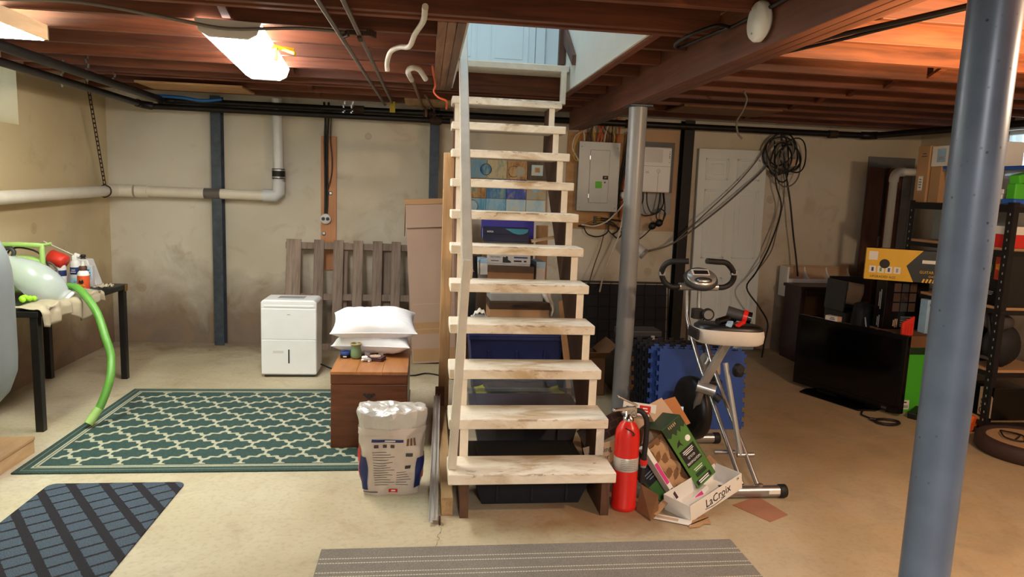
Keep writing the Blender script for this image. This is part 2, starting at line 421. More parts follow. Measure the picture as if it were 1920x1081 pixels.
t = NT('clear_globe'); t.base(srgb('#e4edf2')); t.pr(.2); t.b.inputs['Transmission Weight'].default_value = .5; t.b.inputs['Alpha'].default_value = .8
# --- pale art tiles
def tilemat(name, c1, c2, c3, scale=6):
    t = NT(name); f = t.noise(t.coord('Object', (1, 1, .35)), scale * 3, 6, .65, .6); t.base(t.ramp(f, [(.36, srgb(c1)), (.5, srgb(c2)), (.64, srgb(c3))])); t.pr(.4)
tilemat('tile_sky', '#6fa8cf', '#88b4c9', '#b09a7c'); tilemat('tile_cream', '#b7ab84', '#cdc19a', '#93a08c'); tilemat('tile_ochre', '#8f6436', '#b98c56', '#d2b27e')
tilemat('tile_dark', '#241a18', '#33251f', '#5a4632'); tilemat('tile_blue', '#2f6ba3', '#3f7fb5', '#8fae9c'); tilemat('tile_royal', '#2140a0', '#3b5fb6', '#b39a90')
tilemat('tile_sand', '#a99876', '#b8a988', '#9fb4b4'); tilemat('tile_aqua', '#5fa9d0', '#8cc4e2', '#a9c4cf'); tilemat('tile_pale', '#a8d2e6', '#c2dde6', '#d6d6c4')
# --- rugs
def pulse(t, f, a, b, s=.004):     # 1 while a<f<b
    lo = t.math('MULTIPLY_ADD', t.math('SUBTRACT', f, a), 1 / s, .5, clamp=True); hi = t.math('MULTIPLY_ADD', t.math('SUBTRACT', b, f), 1 / s, .5, clamp=True)
    return t.math('MULTIPLY', lo, hi)
RX, RY = 1.96, 1.52
t = NT('rug_trellis'); sp = t.n('ShaderNodeSeparateXYZ'); t.l(t.coord(), sp.inputs[0]); X, Y = sp.outputs[0], sp.outputs[1]
u = t.math('ADD', t.math('MULTIPLY', X, 1 / .205), t.math('MULTIPLY', Y, 1 / .25)); v = t.math('SUBTRACT', t.math('MULTIPLY', X, 1 / .205), t.math('MULTIPLY', Y, 1 / .25))
def wob(a, b):
    s1 = t.math('SINE', t.math('MULTIPLY', b, 2 * math.pi)); s3 = t.math('SINE', t.math('MULTIPLY', b, 6 * math.pi))
    p = t.math('ADD', a, t.math('ADD', t.math('MULTIPLY', s1, .10), t.math('MULTIPLY', s3, .045)))
    return t.math('ABSOLUTE', t.math('SUBTRACT', t.math('FRACT', t.math('ADD', p, 100.5)), .5))
d = t.math('MINIMUM', wob(u, v), wob(v, u))
line = t.math('SUBTRACT', 1.0, t.math('MULTIPLY', t.math('SUBTRACT', d, .062), 40, clamp=True))
core = pulse(t, d, .024, .036, .01); line = t.math('SUBTRACT', line, t.math('MULTIPLY', core, .35), clamp=True)
ex = t.math('SUBTRACT', RX / 2, t.math('ABSOLUTE', X)); ey = t.math('SUBTRACT', RY / 2, t.math('ABSOLUTE', Y)); e = t.math('MINIMUM', ex, ey)
inside = t.math('GREATER_THAN', e, .098); line = t.math('MULTIPLY', line, inside)
bord = t.math('ADD', pulse(t, e, .062, .072), t.math('ADD', pulse(t, e, .078, .088), t.math('MULTIPLY', pulse(t, e, .028, .034), .35)), clamp=True)
line = t.math('MAXIMUM', line, bord)
n = t.noise(t.coord(), 160, 2); c = t.mix(line, t.ramp(n, [(.3, srgb('#1f3634')), (.7, srgb('#385550'))]), t.ramp(n, [(.3, srgb('#a5a48e')), (.7, srgb('#c2c0a8'))]))
t.base(c); t.bump(n, .25, .003); t.pr(.9)
t = NT('rug_grid'); sp = t.n('ShaderNodeSeparateXYZ'); t.l(t.coord(), sp.inputs[0]); X, Y = sp.outputs[0], sp.outputs[1]
ca, sa = math.cos(R(36)), math.sin(R(36))
u = t.math('ADD', t.math('MULTIPLY', X, ca), t.math('MULTIPLY', Y, sa)); v = t.math('SUBTRACT', t.math('MULTIPLY', Y, ca), t.math('MULTIPLY', X, sa))
n = t.noise(t.coord(), 90, 3, .7)
def ln(q, per, wd):
    q = t.math('ADD', q, t.math('MULTIPLY', t.math('SUBTRACT', n, .5), .012))
    return t.math('LESS_THAN', t.math('ABSOLUTE', t.math('SUBTRACT', t.math('FRACT', t.math('ADD', t.math('MULTIPLY', q, 1 / per), 50.5)), .5)), wd)
g = t.math('MAXIMUM', ln(u, .125, .15), ln(v, .088, .085))
n2 = t.noise(t.coord(), 260, 2); c = t.mix(g, t.ramp(n2, [(.3, srgb('#2a343f')), (.7, srgb('#56677a'))]), t.ramp(n2, [(.3, srgb('#0e0d14')), (.7, srgb('#221f2c'))]))
t.base(c); t.bump(t.math('SUBTRACT', n2, t.math('MULTIPLY', g, .8)), .6, .004); t.pr(.95)
t = NT('runner_grey'); sp = t.n('ShaderNodeSeparateXYZ'); t.l(t.coord(), sp.inputs[0]); Y = sp.outputs[1]; X = sp.outputs[0]
n = t.noise(t.coord(), 220, 2); n2 = t.noise(t.coord(), 3, 3)
c = t.mix(.4, t.ramp(n, [(.3, srgb('#716b64')), (.7, srgb('#958e86'))]), t.ramp(n2, [(.3, .55), (.7, 1.0)]), 'MULTIPLY')
st = t.val(0.0)
for q in (.08, .115, .185, .215, .30, .335): st = t.math('MAXIMUM', st, pulse(t, t.math('ADD', Y, t.math('MULTIPLY', n, .003)), .38 - q - .0045, .38 - q + .0015, .002))
dash = t.math('GREATER_THAN', t.math('FRACT', t.math('MULTIPLY', X, 90)), .25)
t.base(t.mix(t.math('MULTIPLY', st, dash), c, srgb('#c9c3ae'))); t.bump(n, .4, .002); t.pr(.95)

# ================================================================== STRUCTURE
XL, XR, YB, YF, ZJ, ZD = -2.83, 5.0, 6.72, -2.4, 2.25, 2.435
def struct(o): o['kind'] = 'structure'; return o
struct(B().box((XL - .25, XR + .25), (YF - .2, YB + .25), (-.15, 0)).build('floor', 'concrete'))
struct(B().box((XL - .25, XR + .25), (YB, YB + .25), (0, ZD)).build('wall_back', 'wall_paint'))
struct(B().box((XL - .25, XR + .25), (YF - .2, YF), (0, ZD)).build('wall_front', 'wall_paint'))
# left wall with its window hole, right wall with its window hole
def wall_hole(name, x0, x1, ya, yb, za, zb):
    b = B(); b.box((x0, x1), (YF, ya), (0, ZD)).box((x0, x1), (yb, YB), (0, ZD)).box((x0, x1), (ya, yb), (0, za)).box((x0, x1), (ya, yb), (zb, ZD))
    return struct(b.build(name, 'wall_paint_warm' if x0 < 0 else 'wall_paint'))
wall_hole('wall_left', XL - .25, XL, 4.5, 5.36, 1.84, 2.24)
wall_hole('wall_right', XR, XR + .25, 5.05, 5.75, 1.78, 2.2)
def window(name, x, y0, y1, z0, z1):
    b = B(); f = .035
    for yy in ((y0, y0 + f), (y1 - f, y1), ((y0 + y1) / 2 - .012, (y0 + y1) / 2 + .012)): b.box((x - .03, x + .03), yy, (z0, z1))
    b.box((x - .03, x + .03), (y0, y1), (z0, z0 + f)).box((x - .03, x + .03), (y0, y1), (z1 - f, z1))
    o = struct(b.build(name, 'hall_white', bevel=.003))
    m = (y0 + y1) / 2
    for a, c in ((y0, m), (m, y1)): box('pane', 'window_glass', (x - .004, x + .004), (a + .02, c - .02), (z0 + .02, z1 - .02), o, 0)
window('window_1', XL - .17, 4.5, 5.36, 1.84, 2.24)
window('window_2', XR + .12, 5.05, 5.75, 1.78, 2.2)

# stairwell hole in the ceiling
HX0, HX1, HY0, HY1 = .165, 1.02, 3.30, 5.42
b = B()
b.box((XL - .25, HX0 - .03), (YF - .2, YB + .25), (ZD, ZD + .02)).box((HX1 + .02, XR + .25), (YF - .2, YB + .25), (ZD, ZD + .02))
b.box((HX0 - .03, HX1 + .02), (YF - .2, HY0), (ZD, ZD + .02)).box((HX0 - .03, HX1 + .02), (HY1, YB + .25), (ZD, ZD + .02))
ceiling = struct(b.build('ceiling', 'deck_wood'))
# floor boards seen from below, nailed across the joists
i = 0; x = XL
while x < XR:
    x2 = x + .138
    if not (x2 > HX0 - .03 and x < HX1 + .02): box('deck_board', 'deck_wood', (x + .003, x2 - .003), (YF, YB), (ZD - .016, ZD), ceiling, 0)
    x = x2
LJ, RJ = (XL, 1.302), (1.438, XR)
def joist(x0, x1, y, th=.04): box('joist', 'joist_wood', (x0, x1), (y, y + th), (ZJ, ZD - .016), ceiling, .002)
ys = [3.57 + .406 * k for k in range(-14, 8)]
for y in ys:
    if y < 3.2 or y > 5.5: joist(*LJ, y)
    else: joist(XL, .035, y); joist(1.075, 1.302, y)
    joist(*RJ, y - .02 if y < 6.3 else y)
joist(*LJ, 3.25); joist(*LJ, 5.46)
for k in range(len(ys) - 1):        # crossed bridging strips between the joists
    for xb in (-.95, 2.95):
        y0, y1 = ys[k] + .04, ys[k + 1]
        if xb > 1: y0 -= .02; y1 -= .02
        for s in (0, 1):
            z0, z1 = (ZJ + .02, ZD - .04) if s else (ZD - .04, ZJ + .02)
            B().bar((xb + s * .045, y0, z0), (xb + s * .045, y1, z1), .038, .018).build('bridging_strip', 'joist_wood', ceiling)
# trimmers beside the stairwell
for x0 in (.035, .079, .123): box('trimmer', 'trimmer_wood', (x0, x0 + .042), (3.29, 5.46), (ZJ - .004, ZD - .016), ceiling, .002)
box('trimmer', 'joist_wood', (1.034, 1.074), (3.29, 5.46), (ZJ, ZD - .016), ceiling, .002)
# stairwell lining, hall upstairs
struct(box('wall_stairwell_right', 'drywall', None or (1.02, 1.033), (3.29, 5.40), (2.262, 4.8), None, 0))
struct(box('wall_stairwell_left', 'drywall', (.1655, .178), (3.29, 5.44), (2.262, 2.9), None, 0))
struct(box('trim_1', 'stringer_wood', (.965, 1.018), (5.36, 5.41), (2.47, 4.2), None, .003))
struct(B().prism([(4.98, 2.40), (5.36, 2.62), (5.36, 2.75), (4.98, 2.47)], .992, 1.018, 'YZ').build('trim_2', 'stringer_wood'))
struct(box('floor_hall', 'white_paint', (-1.2, 2.2), (5.42, 6.6), (2.456, 2.475), None, 0))
struct(B().box((-1.2, 2.2), (6.42, 6.5), (2.475, 4.9)).build('wall_hall_back', 'hall_white'))
struct(B().box((-1.2, -1.15), (3.0, 6.42), (2.475, 4.9)).build('wall_hall_left', 'hall_white'))
struct(B().box((1.034, 2.2), (5.40, 5.44), (2.475, 4.9)).build('wall_hall_right', 'hall_white'))
struct(B().box((-1.2, 2.2), (2.9, 3.0), (2.475, 4.9)).build('wall_hall_front', 'hall_white'))
struct(B().box((2.15, 2.2), (3.0, 6.42), (2.475, 4.9)).build('wall_hall_end', 'hall_white'))
struct(B().box((-1.2, 2.2), (2.9, 6.5), (4.9, 4.95)).build('ceiling_hall', 'hall_white'))
d = struct(box('door_1', 'hall_white', (.0, .93), (6.37, 6.41), (2.49, 4.5), None, .003))
for px in (.06, .52):
    for pz, ph in ((2.62, .62), (3.4, .62), (4.14, .22)):
        b = B(); W = .35
        for a, c in (((px, px + W), (pz, pz + .016)), ((px, px + W), (pz + ph - .016, pz + ph)), ((px, px + .016), (pz, pz + ph)), ((px + W - .016, px + W), (pz, pz + ph))): b.box(a, (6.362, 6.37), c)
        b.box((px + .05, px + W - .05), (6.364, 6.37), (pz + .05, pz + ph - .05)); b.build('door_panel', 'hall_white', d, .003)
struct(box('trim_3', 'hall_white', (.935, 1.02), (6.38, 6.42), (2.475, 4.6), None, .003))

# main beam of three plies, and the steel columns under it
t = thing('support_beam', 'heavy brown timber beam running along the ceiling over two steel columns', 'beam', (1.37, 2.2, 2.10))
for k in range(3): box('beam_ply', 'beam_wood', (1.303 + .0455 * k, 1.347 + .0455 * k), (YF, 6.54), (2.10, 2.33), t, .003)
for k, (y, lab, mm) in enumerate(((1.635, 'nearest thick blue-grey steel column in the right foreground', 'column_blue'), (4.59, 'slim grey steel column standing behind the exercise bike under the beam', 'column_paint'))):
    t = thing('steel_column', lab, 'column', (1.372, y, 0))
    B().cyl((0, 0, .008), (0, 0, 2.086), .0605, 40).build('shaft', mm, t, local=True)
    box('top_plate', 'steel_blue', (-.075, .075), (-.085, .085), (2.086, 2.098), t, .002, True)

# steel I-section braces against the back wall
for x, lab, mm, w_ in ((-1.872, 'blue-grey steel I-beam brace left of the white drain pipe', 'steel_blue', .085), (.062, 'blue-grey steel I-beam brace behind the tall cardboard box', 'steel_blue', .085), (2.50, 'black steel I-beam brace between cabinet and white door', 'steel_black', .10)):
    t = thing('wall_brace', lab, 'brace', (x, YB, 0))
    h = w_ / 2
    box('flange', mm, (-h, h), (-.112, -.104), (0, ZJ), t, .001, True); box('flange', mm, (-h, h), (-.008, 0), (0, ZJ), t, .001, True)
    box('web', 'steel_black', (-.004, .004), (-.104, -.008), (0, ZJ), t, 0, True)

# ================================================================== STAIRS
st = thing('staircase', 'steep open wooden stairs with worn cream painted treads and handrail', 'stairs', (.5, 3.0, 0))
N = 11; RUN, RISE, Z0, Y0 = .198, .1905, .242, 2.985
for i in range(N):
    y, z, x0 = Y0 + RUN * i, Z0 + RISE * i, .122 + .004 * i
    b = B().box((-.3865, .3865), (-.115, .115), (-.05, 0))
    o = b.build('tread', 'tread_paint', st, .006, True); o.location = (x0 + .3865 - .5, y + .115 - 3.0, z)
for xs in (.182, .848):
    poly = []
    for i in range(N):
        yy = Y0 + RUN * i + (.028 if i else .075); zb = (Z0 + RISE * (i - 1) - .05) if i else 0.0
        poly += [(yy, max(zb, 0)), (yy, Z0 + RISE * i - .05)]
    poly.append((Y0 + RUN * N + .03, Z0 + RISE * (N - 1) - .05))
    poly += [(Y0 + RUN * N + .03, Z0 + RISE * (N - 1) - .34), (Y0 + .34, 0)]
    b = B().prism(poly, xs, xs + .04, 'YZ'); o = b.build('stringer', ['stringer_wood', 'white_paint'], st)
    for p in o.data.polygons:
        if p.normal.y < -.95 and p.center.z > .2: p.material_index = 1
b = B().bar((.186, 3.09, 1.13), (.206, 4.9, 1.13 + 1.81 * RISE / RUN), .05, .07); b.build('handrail', 'rail_paint', st, .006)
b = B().bar((.141, 3.07, .243), (.183, 3.07, 1.20), .06, .038, (1, 0, 0)); b.build('newel_post', 'rail_paint', st, .005)
box('landing_board', 'white_paint', (.18, 1.015), (5.18, 5.44), (2.385, 2.43), st, .004)
box('landing_leg', 'white_paint', (.955, .99), (5.14, 5.2), (2.15, 2.385), st, .003)
box('support_plank', 'plank_tan', (.108, .178), (4.68, 4.72), (0, 1.745), st, .003)

# ================================================================== CEILING LIGHTS
t = thing('ceiling_light', 'bright white fluorescent wrap fixture under the joists', 'lamp', (-1.0, 4.22, 2.25), R(5))
prof = [(-.145, 0), (-.125, -.055), (-.085, -.078), (.085, -.078), (.125, -.055), (.145, 0)]
B().prism(prof, -.655, .655, 'XZ').build('lens', 'tube_lens', t, local=True)
for s in (-1, 1): B().prism([(x * 1.03, z * 1.03 if z else 0) for x, z in prof], s * .655, s * .675, 'XZ').build('end_cap', 'offwhite', t, .003, True)
t = thing('light_panel', 'wood-rimmed lit white ceiling panel at far left above black pipes', 'lamp', (-2.085, 3.44, 2.25))
box('diffuser', 'panel_lens', (-.15, .15), (-.49, .49), (-.078, -.01), t, 0, True)
for s in (-1, 1):
    box('side_rail', 'plank_end', (s * .16 - .01, s * .16 + .01), (-.5, .5), (-.074, 0), t, .002, True)
    box('end_rail', 'plank_end', (-.17, .17), (s * .495 - .005, s * .495 + .005), (-.074, 0), t, .001, True)
t = thing('bulb_socket', 'porcelain ceiling socket with a warm glowing bulb, out to the right', 'lamp', (2.75, 1.5, 2.25))
B().lathe([(.06, 0), (.06, -.02), (.03, -.04), (.022, -.08)]).build('socket', 'white_plastic', t, local=True)
B().lathe([(.014, -.08), (.02, -.11), (.034, -.145), (.03, -.175), (.0, -.19)]).build('bulb', 'bulb_glow', t, local=True)
t = thing('added_uplighter', 'added uplighter floor lamp, unseen, right of the big column', 'lamp', (2.95, 1.75, 0))  # invented stand and bowl for the added spot, out of frame
B().lathe([(0, 0), (.14, 0), (.14, .02), (.02, .035), (.012, .05), (.012, 1.20), (.03, 1.21)], n=28).build('stand', 'dark_grey', t, local=True)
B().lathe([(.03, 1.21), (.10, 1.25), (.15, 1.31), (.145, 1.31), (.095, 1.256), (0, 1.222)], n=32).build('bowl', 'offwhite', t, local=True)
# smoke detector on the side of the beam
t = thing('smoke_detector', 'round white smoke detector on the side of the timber beam', 'detector', (1.303, 2.72, 2.2))
B().lathe([(0, -.0), (.062, 0), (.062, -.012), (.056, -.014)], axis=(1, 0, 0), n=32).build('base', 'offwhite', t, local=True)
B().lathe([(.076, -.012), (.078, -.03), (.07, -.042), (.0, -.046)], axis=(1, 0, 0), n=32).build('cover', 'white_plastic', t, local=True)
B().lathe([(.004, -.046), (.0045, -.048), (0, -.048)], (0, .01, -.045), (1, 0, 0), 12).build('indicator', 'grey_line', t, local=True)

# ================================================================== PIPES AND CABLES
t = thing('gas_pipe', 'upper black iron pipe from left wall turning along the back wall', 'pipe', (-2.29, 4, 2.18))
B().tube([(-2.29, 3.2, 2.18), (-2.29, 6.50, 2.18)], .03, 14).build('pipe_run', 'black_pipe', t)
B().tube([(-2.29, 6.50, 2.18), (-2.285, 6.57, 2.182), (-2.2, 6.585, 2.183)], .037, 14).build('elbow', 'black_pipe', t)
B().tube([(-2.2, 6.585, 2.183), (4.3, 6.585, 2.19)], .03, 14).build('pipe_run', 'black_pipe', t)
B().tube([(4.25, 6.585, 2.19), (4.33, 6.57, 2.19), (4.36, 6.5, 2.19)], .037, 14).build('elbow', 'black_pipe', t)
B().tube([(4.36, 6.5, 2.19), (4.75, 4.6, 2.19)], .03, 14).build('pipe_run', 'black_pipe', t)
for x in (-.62, .0, 1.9, 3.95): B().cyl((x - .045, 6.585, 2.187), (x + .045, 6.585, 2.187), .038, 14).build('coupling', 'rusty', t)
t = thing('water_pipe', 'lower black pipe along the left wall, just under its twin', 'pipe', (-2.45, 4, 2.13))
B().tube([(-2.45, 3.2, 2.135), (-2.45, 6.44, 2.135)], .026, 14).build('pipe_run', 'black_pipe', t)
B().tube([(-2.45, 6.42, 2.135), (-2.445, 6.49, 2.132), (-2.36, 6.52, 2.122)], .033, 14).build('elbow', 'black_pipe', t)
B().tube([(-2.36, 6.52, 2.122), (.2, 6.53, 2.122)], .026, 14).build('pipe_run', 'black_pipe', t)
for x, y, k in ((-2.29, 5.19, 0), (-2.29, 5.6, 1), (-2.45, 5.19, 2), (-.75, 6.56, 3), (-.68, 6.56, 4)):
    b = B(); z = 2.18 if k != 2 else 2.135
    for q in range(6): b.obox((x + (.006 if q % 2 else -.006), y, z - .03 + q * .03), (.012, .004, .028), (0, R(12 if q % 2 else -12), 0))
    tag(b.build('pipe_hanger', 'steel', None), ['zigzag metal hanger strap on upper pipe, nearer one', 'zigzag metal hanger strap on upper pipe, farther one', 'zigzag metal hanger strap on lower left pipe', 'left of two chain hangers on back wall pipe', 'right of two chain hangers on back wall pipe'][k], 'hanger', 'pipe hangers')
# drain pipe
t = thing('drain_pipe', 'white plastic drain pipe along left and back walls with rubber coupling', 'pipe', (-2.7, 6.6, 1.36))
B().tube([(-2.74, 2.6, 1.28), (-2.74, 6.50, 1.385)], .046, 16).build('pipe_run', 'pvc', t)
B().tube([(-2.74, 6.44, 1.385), (-2.735, 6.56, 1.388), (-2.70, 6.61, 1.39), (-2.58, 6.62, 1.39)], .054, 16, spline=4).build('elbow', 'pvc', t)
B().cyl((-2.56, 6.62, 1.39), (-2.46, 6.62, 1.39), .055, 16).build('coupling', 'pvc', t)
B().cyl((-2.46, 6.62, 1.39), (-1.40, 6.62, 1.392), .046, 16).build('pipe_run', 'pvc', t)
B().tube([(-1.47, 6.62, 1.392), (-1.36, 6.62, 1.394), (-1.335, 6.62, 1.42), (-1.333, 6.62, 1.52)], .056, 16).build('elbow', 'pvc_cool', t)
B().cyl((-1.333, 6.62, 1.50), (-1.345, 6.62, 2.25), .044, 16).build('riser', 'pvc_cool', t)
r_ = B().cyl((-1.333, 6.62, 1.545), (-1.335, 6.62, 1.635), .058, 16).build('rubber_coupling', 'rubber', t)
for z in (1.558, 1.622): B().cyl((-1.334, 6.62, z - .006), (-1.334, 6.62, z + .006), .060, 16).build('clamp_band', 'steel', r_)
B().cyl((-1.98, 6.62, 1.391), (-1.84, 6.62, 1.391), .0475, 16).build('sleeve', 'cable_grey', t)
b = B(); P0, P1 = Vector((-2.68, 6.06, 2.25)), Vector((-2.735, 6.42, 1.44))
dv = Vector((.009, 0, 0))
for sd_ in (-1, 1): b.bar(P0 + dv * sd_, P1 + dv * sd_, .006, .004, (0, 1, 0))
for q in range(24):
    p = P0.lerp(P1, q / 23); b.obox(p, (.022, .004, .014), (R(-24), 0, 0))
b.tube([(-2.735, 6.42, 1.44), (-2.79, 6.42, 1.40), (-2.79, 6.42, 1.36), (-2.74, 6.42, 1.33), (-2.69, 6.42, 1.36), (-2.69, 6.42, 1.41), (-2.735, 6.42, 1.44)], .006, 6, spline=3)
tag(b.build('strap_hanger', 'rusty'), 'rusty perforated strap holding up the white drain pipe in corner', 'strap')
# conduits on the ceiling
for k, (a, c, lab) in enumerate((((-.45, 2.6, 2.225), (-.38, 6.42, 2.225), 'left of two thin metal conduits running under the joists'), ((-.345, 2.6, 2.225), (-.31, 6.2, 2.225), 'right of two thin metal conduits running under the joists'))):
    tag(B().cyl(a, c, .0105, 12).build('conduit', 'conduit'), lab, 'conduit', None)
b = B(); b.obox((-.335, 3.56, 2.232), (.12, .02, .02)).obox((-.335, 3.58, 2.21), (.02, .09, .012)).obox((-.40, 3.57, 2.225), (.012, .06, .03), (0, 0, .5)).obox((-.28, 3.57, 2.235), (.012, .07, .03), (0, 0, -.5))
tag(b.build('conduit_clamp', 'rusty'), 'rusty clamp where the right conduit crosses the white cable', 'clamp')
tag(B().tube([(-2.1, 3.42, 2.24), (-1.82, 3.36, 2.235), (-1.47, 3.30, 2.23), (-1.14, 3.44, 2.215), (-.93, 3.52, 2.205), (-.61, 3.51, 2.225), (-.345, 3.60, 2.238)], .008, 8, spline=5).build('ceiling_cable', 'cable_grey'), 'grey-white cable sagging under joists toward the conduit clamp', 'cable')
tag(B().tube([(-.02, 2.85, 2.20), (-.03, 3.2, 2.225), (-.07, 3.45, 2.22), (-.10, 3.64, 2.20), (-.15, 3.75, 2.215), (-.20, 3.83, 2.205), (-.225, 3.95, 2.17), (-.225, 3.98, 2.13)], .013, 10, spline=5).build('cut_cable', 'cable_white'), 'thick white cut-off cable dangling from the joists near stairwell', 'cable')
t = thing('capped_pipe', 'old brown cut pipe with white bent end left of stairs', 'pipe', (-.1, 6.3, 2.2))
B().tube([(-.02, 4.56, 2.185), (-.06, 4.47, 2.225), (-.105, 4.44, 2.228), (-.13, 4.55, 2.22), (-.115, 4.9, 2.225)], .017, 10, spline=5).build('bent_end', 'cable_white', t)
B().tube([(-.115, 4.9, 2.235), (-.07, 5.9, 2.225), (-.055, 6.35, 2.225), (-.02, 6.50, 2.21), (-.018, 6.53, 2.15)], .012, 8, spline=3).build('pipe_run', 'brown_pipe', t)
t = thing('pipe_stub', 'short thin brown pipe stub with round tip beside the cut pipe', 'pipe', (0, 6.2, 2.22))
B().tube([(-.02, 5.75, 2.235), (.03, 6.40, 2.225), (.05, 6.5, 2.22), (.052, 6.55, 2.2)], .010, 8, spline=3).build('pipe_run', 'brown_pipe', t)
B().lathe([(0, -.015), (.012, -.008), (.014, 0), (.012, .01), (0, .015)], (-.022, 5.73, 2.235), (0, 1, 0), 12).build('tip', 'brown_pipe', t)
t = thing('pipe_valve', 'rusty valve cluster on black pipe below the pipe stubs', 'valve', (.04, 6.53, 2.14))
B().cyl((.02, 6.53, 2.122), (.12, 6.53, 2.122), .036, 14).build('body', 'rusty', t); B().cyl((.055, 6.53, 2.15), (.055, 6.53, 2.2), .018, 12).build('neck', 'rusty', t)
box('handle', 'rusty', (.02, .10), (6.50, 6.515), (2.165, 2.178), t, .002)
tag(B().box((-.338, -.29), (6.40, 6.404), (2.16, 2.255)).build('yellow_tag', 'tag_yellow', None, .002), 'yellow tag hanging on conduit above the black back wall pipe', 'tag')
tag(B().tube([(.02, 4.5, 2.262), (.03, 4.75, 2.24), (.045, 4.9, 2.20), (.035, 4.92, 2.16), (.07, 4.9, 2.12), (.12, 4.9, 2.10), (.125, 5.0, 2.06)], .007, 8, spline=5).build('orange_cable', 'cable_orange'), 'orange cord looped at the stairwell trimmer', 'cord')
tag(B().tube([(-2.42, 6.5, 2.212), (-2.12, 6.5, 2.206), (-1.95, 6.52, 2.19), (-1.8, 6.56, 2.215)], .014, 8, spline=5).build('blue_tubing', 'blue_tube'), 'blue plastic tubing on top of the black pipes near corner', 'tubing')
tag(B().obox((-.80, 4.09, 2.235), (.13, .02, .02), (0, 0, .5)).obox((-.76, 4.06, 2.215), (.11, .018, .018), (0, .3, -.7)).obox((-.83, 4.07, 2.20), (.02, .018, .07)).build('spring_clamp', 'yellow', None, .004), 'small yellow clamp stuck under a joist right of fluorescent light', 'clamp')
for (x0, x1, y0, y1), lab in (((-2.25, -1.45, 5.85, 6.25), 'tan board nailed flat under joists above the left back pipes'), ((-.20, .46, 6.05, 6.5), 'brown board under joists behind the top of the stairs'), ((2.02, 2.85, 5.5, 5.95), 'brown board under joists behind slim grey column')):
    tag(box('ceiling_board', 'plywood' if x0 < -2 else 'lumber' if x0 < 1 else 'card_dark', (x0, x1), (y0, y1), (2.233, 2.249), None, .002), lab, 'board')
tag(B().tube([(1.285, 3.0, 2.24), (1.20, 2.95, 2.23), (1.11, 3.02, 2.20), (1.10, 3.16, 2.19), (1.16, 3.25, 2.20), (1.26, 3.05, 2.235), (1.285, 2.9, 2.238), (1.285, 2.3, 2.236)], .008, 8, spline=6).build('loose_cable', 'cable_black'), 'black cable loop hanging against the beam left of smoke detector', 'cable')
b = B().tube([(1.50, 4.0, 2.226), (1.72, 3.02, 2.222), (1.80, 2.79, 2.226), (1.92, 2.35, 2.222), (2.1, 1.7, 2.226)], .011, 8, spline=4).tube([(1.52, 4.0, 2.222), (1.74, 3.0, 2.206), (1.83, 2.75, 2.216), (2.0, 2.1, 2.220), (2.2, 1.6, 2.226)], .008, 6, spline=4)
tag(b.build('strung_cable', 'cable_black'), 'black cable pair strung under the lit joists right of beam', 'cable')
tag(B().tube([(2.15, 4.72, 2.25), (2.19, 4.75, 2.2), (2.17, 4.76, 2.12), (2.13, 4.75, 2.05), (2.14, 4.74, 1.97), (2.17, 4.73, 1.93)], .007, 8, spline=5).build('hanging_cable', 'cable_grey'), 'single grey cable end hanging from the joists above bike', 'cable')

# ================================================================== LEFT SIDE
t = thing('area_rug', 'large dark green rug with cream trellis pattern and striped border', 'rug', (-1.07, 4.39, 0))
B().box((-RX / 2, RX / 2), (-RY / 2, RY / 2), (0, .009)).build('pile', 'rug_trellis', t, .004, True)
box('backing', 'rubber', (-RX / 2 + .004, RX / 2 - .004), (-RY / 2 + .004, RY / 2 - .004), (0.0, .002), t, 0, True)
def rrect(x0, x1, y0, y1, r, n=6):
    p = []
    for cx, cy, a0 in ((x1 - r, y1 - r, 0), (x0 + r, y1 - r, 90), (x0 + r, y0 + r, 180), (x1 - r, y0 + r, 270)):
        for k in range(n + 1):
            a = R(a0 + 90 * k / n); p.append((cx + r * math.cos(a), cy + r * math.sin(a)))
    return p
o = B().prism(rrect(-1.80, -1.165, 2.45, 3.50, .04), 0, .008).build('door_mat', 'rug_grid', None, .003)
tag(o, 'blue-grey ribbed door mat with black diagonal grid lines, front left', 'mat')
o = B().box((-.89, .89), (-.38, .38), (0, .008)).build('runner_rug', 'runner_grey', None, .003); o.location = (.487, 2.415, 0)
o['label'] = 'grey woven runner with pale stitched stripes in the foreground'; o['category'] = 'rug'
t = thing('floor_platform', 'low plywood-topped platform edge at far left beside the green rug', 'platform', (-2.45, 3.5, 0))
box('deck', 'plank_end', (-2.80, -2.088), (2.3, 3.94), (.072, .09), t); box('side_rail', 'plank_end', (-2.112, -2.092), (2.3, 3.938), (0, .072), t); box('end_rail', 'plank_end', (-2.80, -2.112), (3.918, 3.938), (0, .072), t)

# grey tank
t = thing('water_tank', 'big smooth grey tank with rounded ends at far left edge', 'tank', (-2.315, 3.62, .09))
B().lathe([(0, .20), (.12, .205), (.20, .25), (.26, .32), (.295, .42), (.30, .50), (.30, .86), (.295, .94), (.28, 1.02), (.25, 1.09), (.20, 1.15), (.12, 1.19), (0, 1.20)], n=48).build('shell', 'tank_grey', t, local=True)
B().lathe([(.16, .0), (.16, .26), (.15, .26), (.15, 0)], n=32).build('base_ring', 'tank_grey', t, local=True)
B().cyl((0, 0, 1.19), (0, 0, 1.25), .02).build('valve_stem', 'brass', t, local=True)

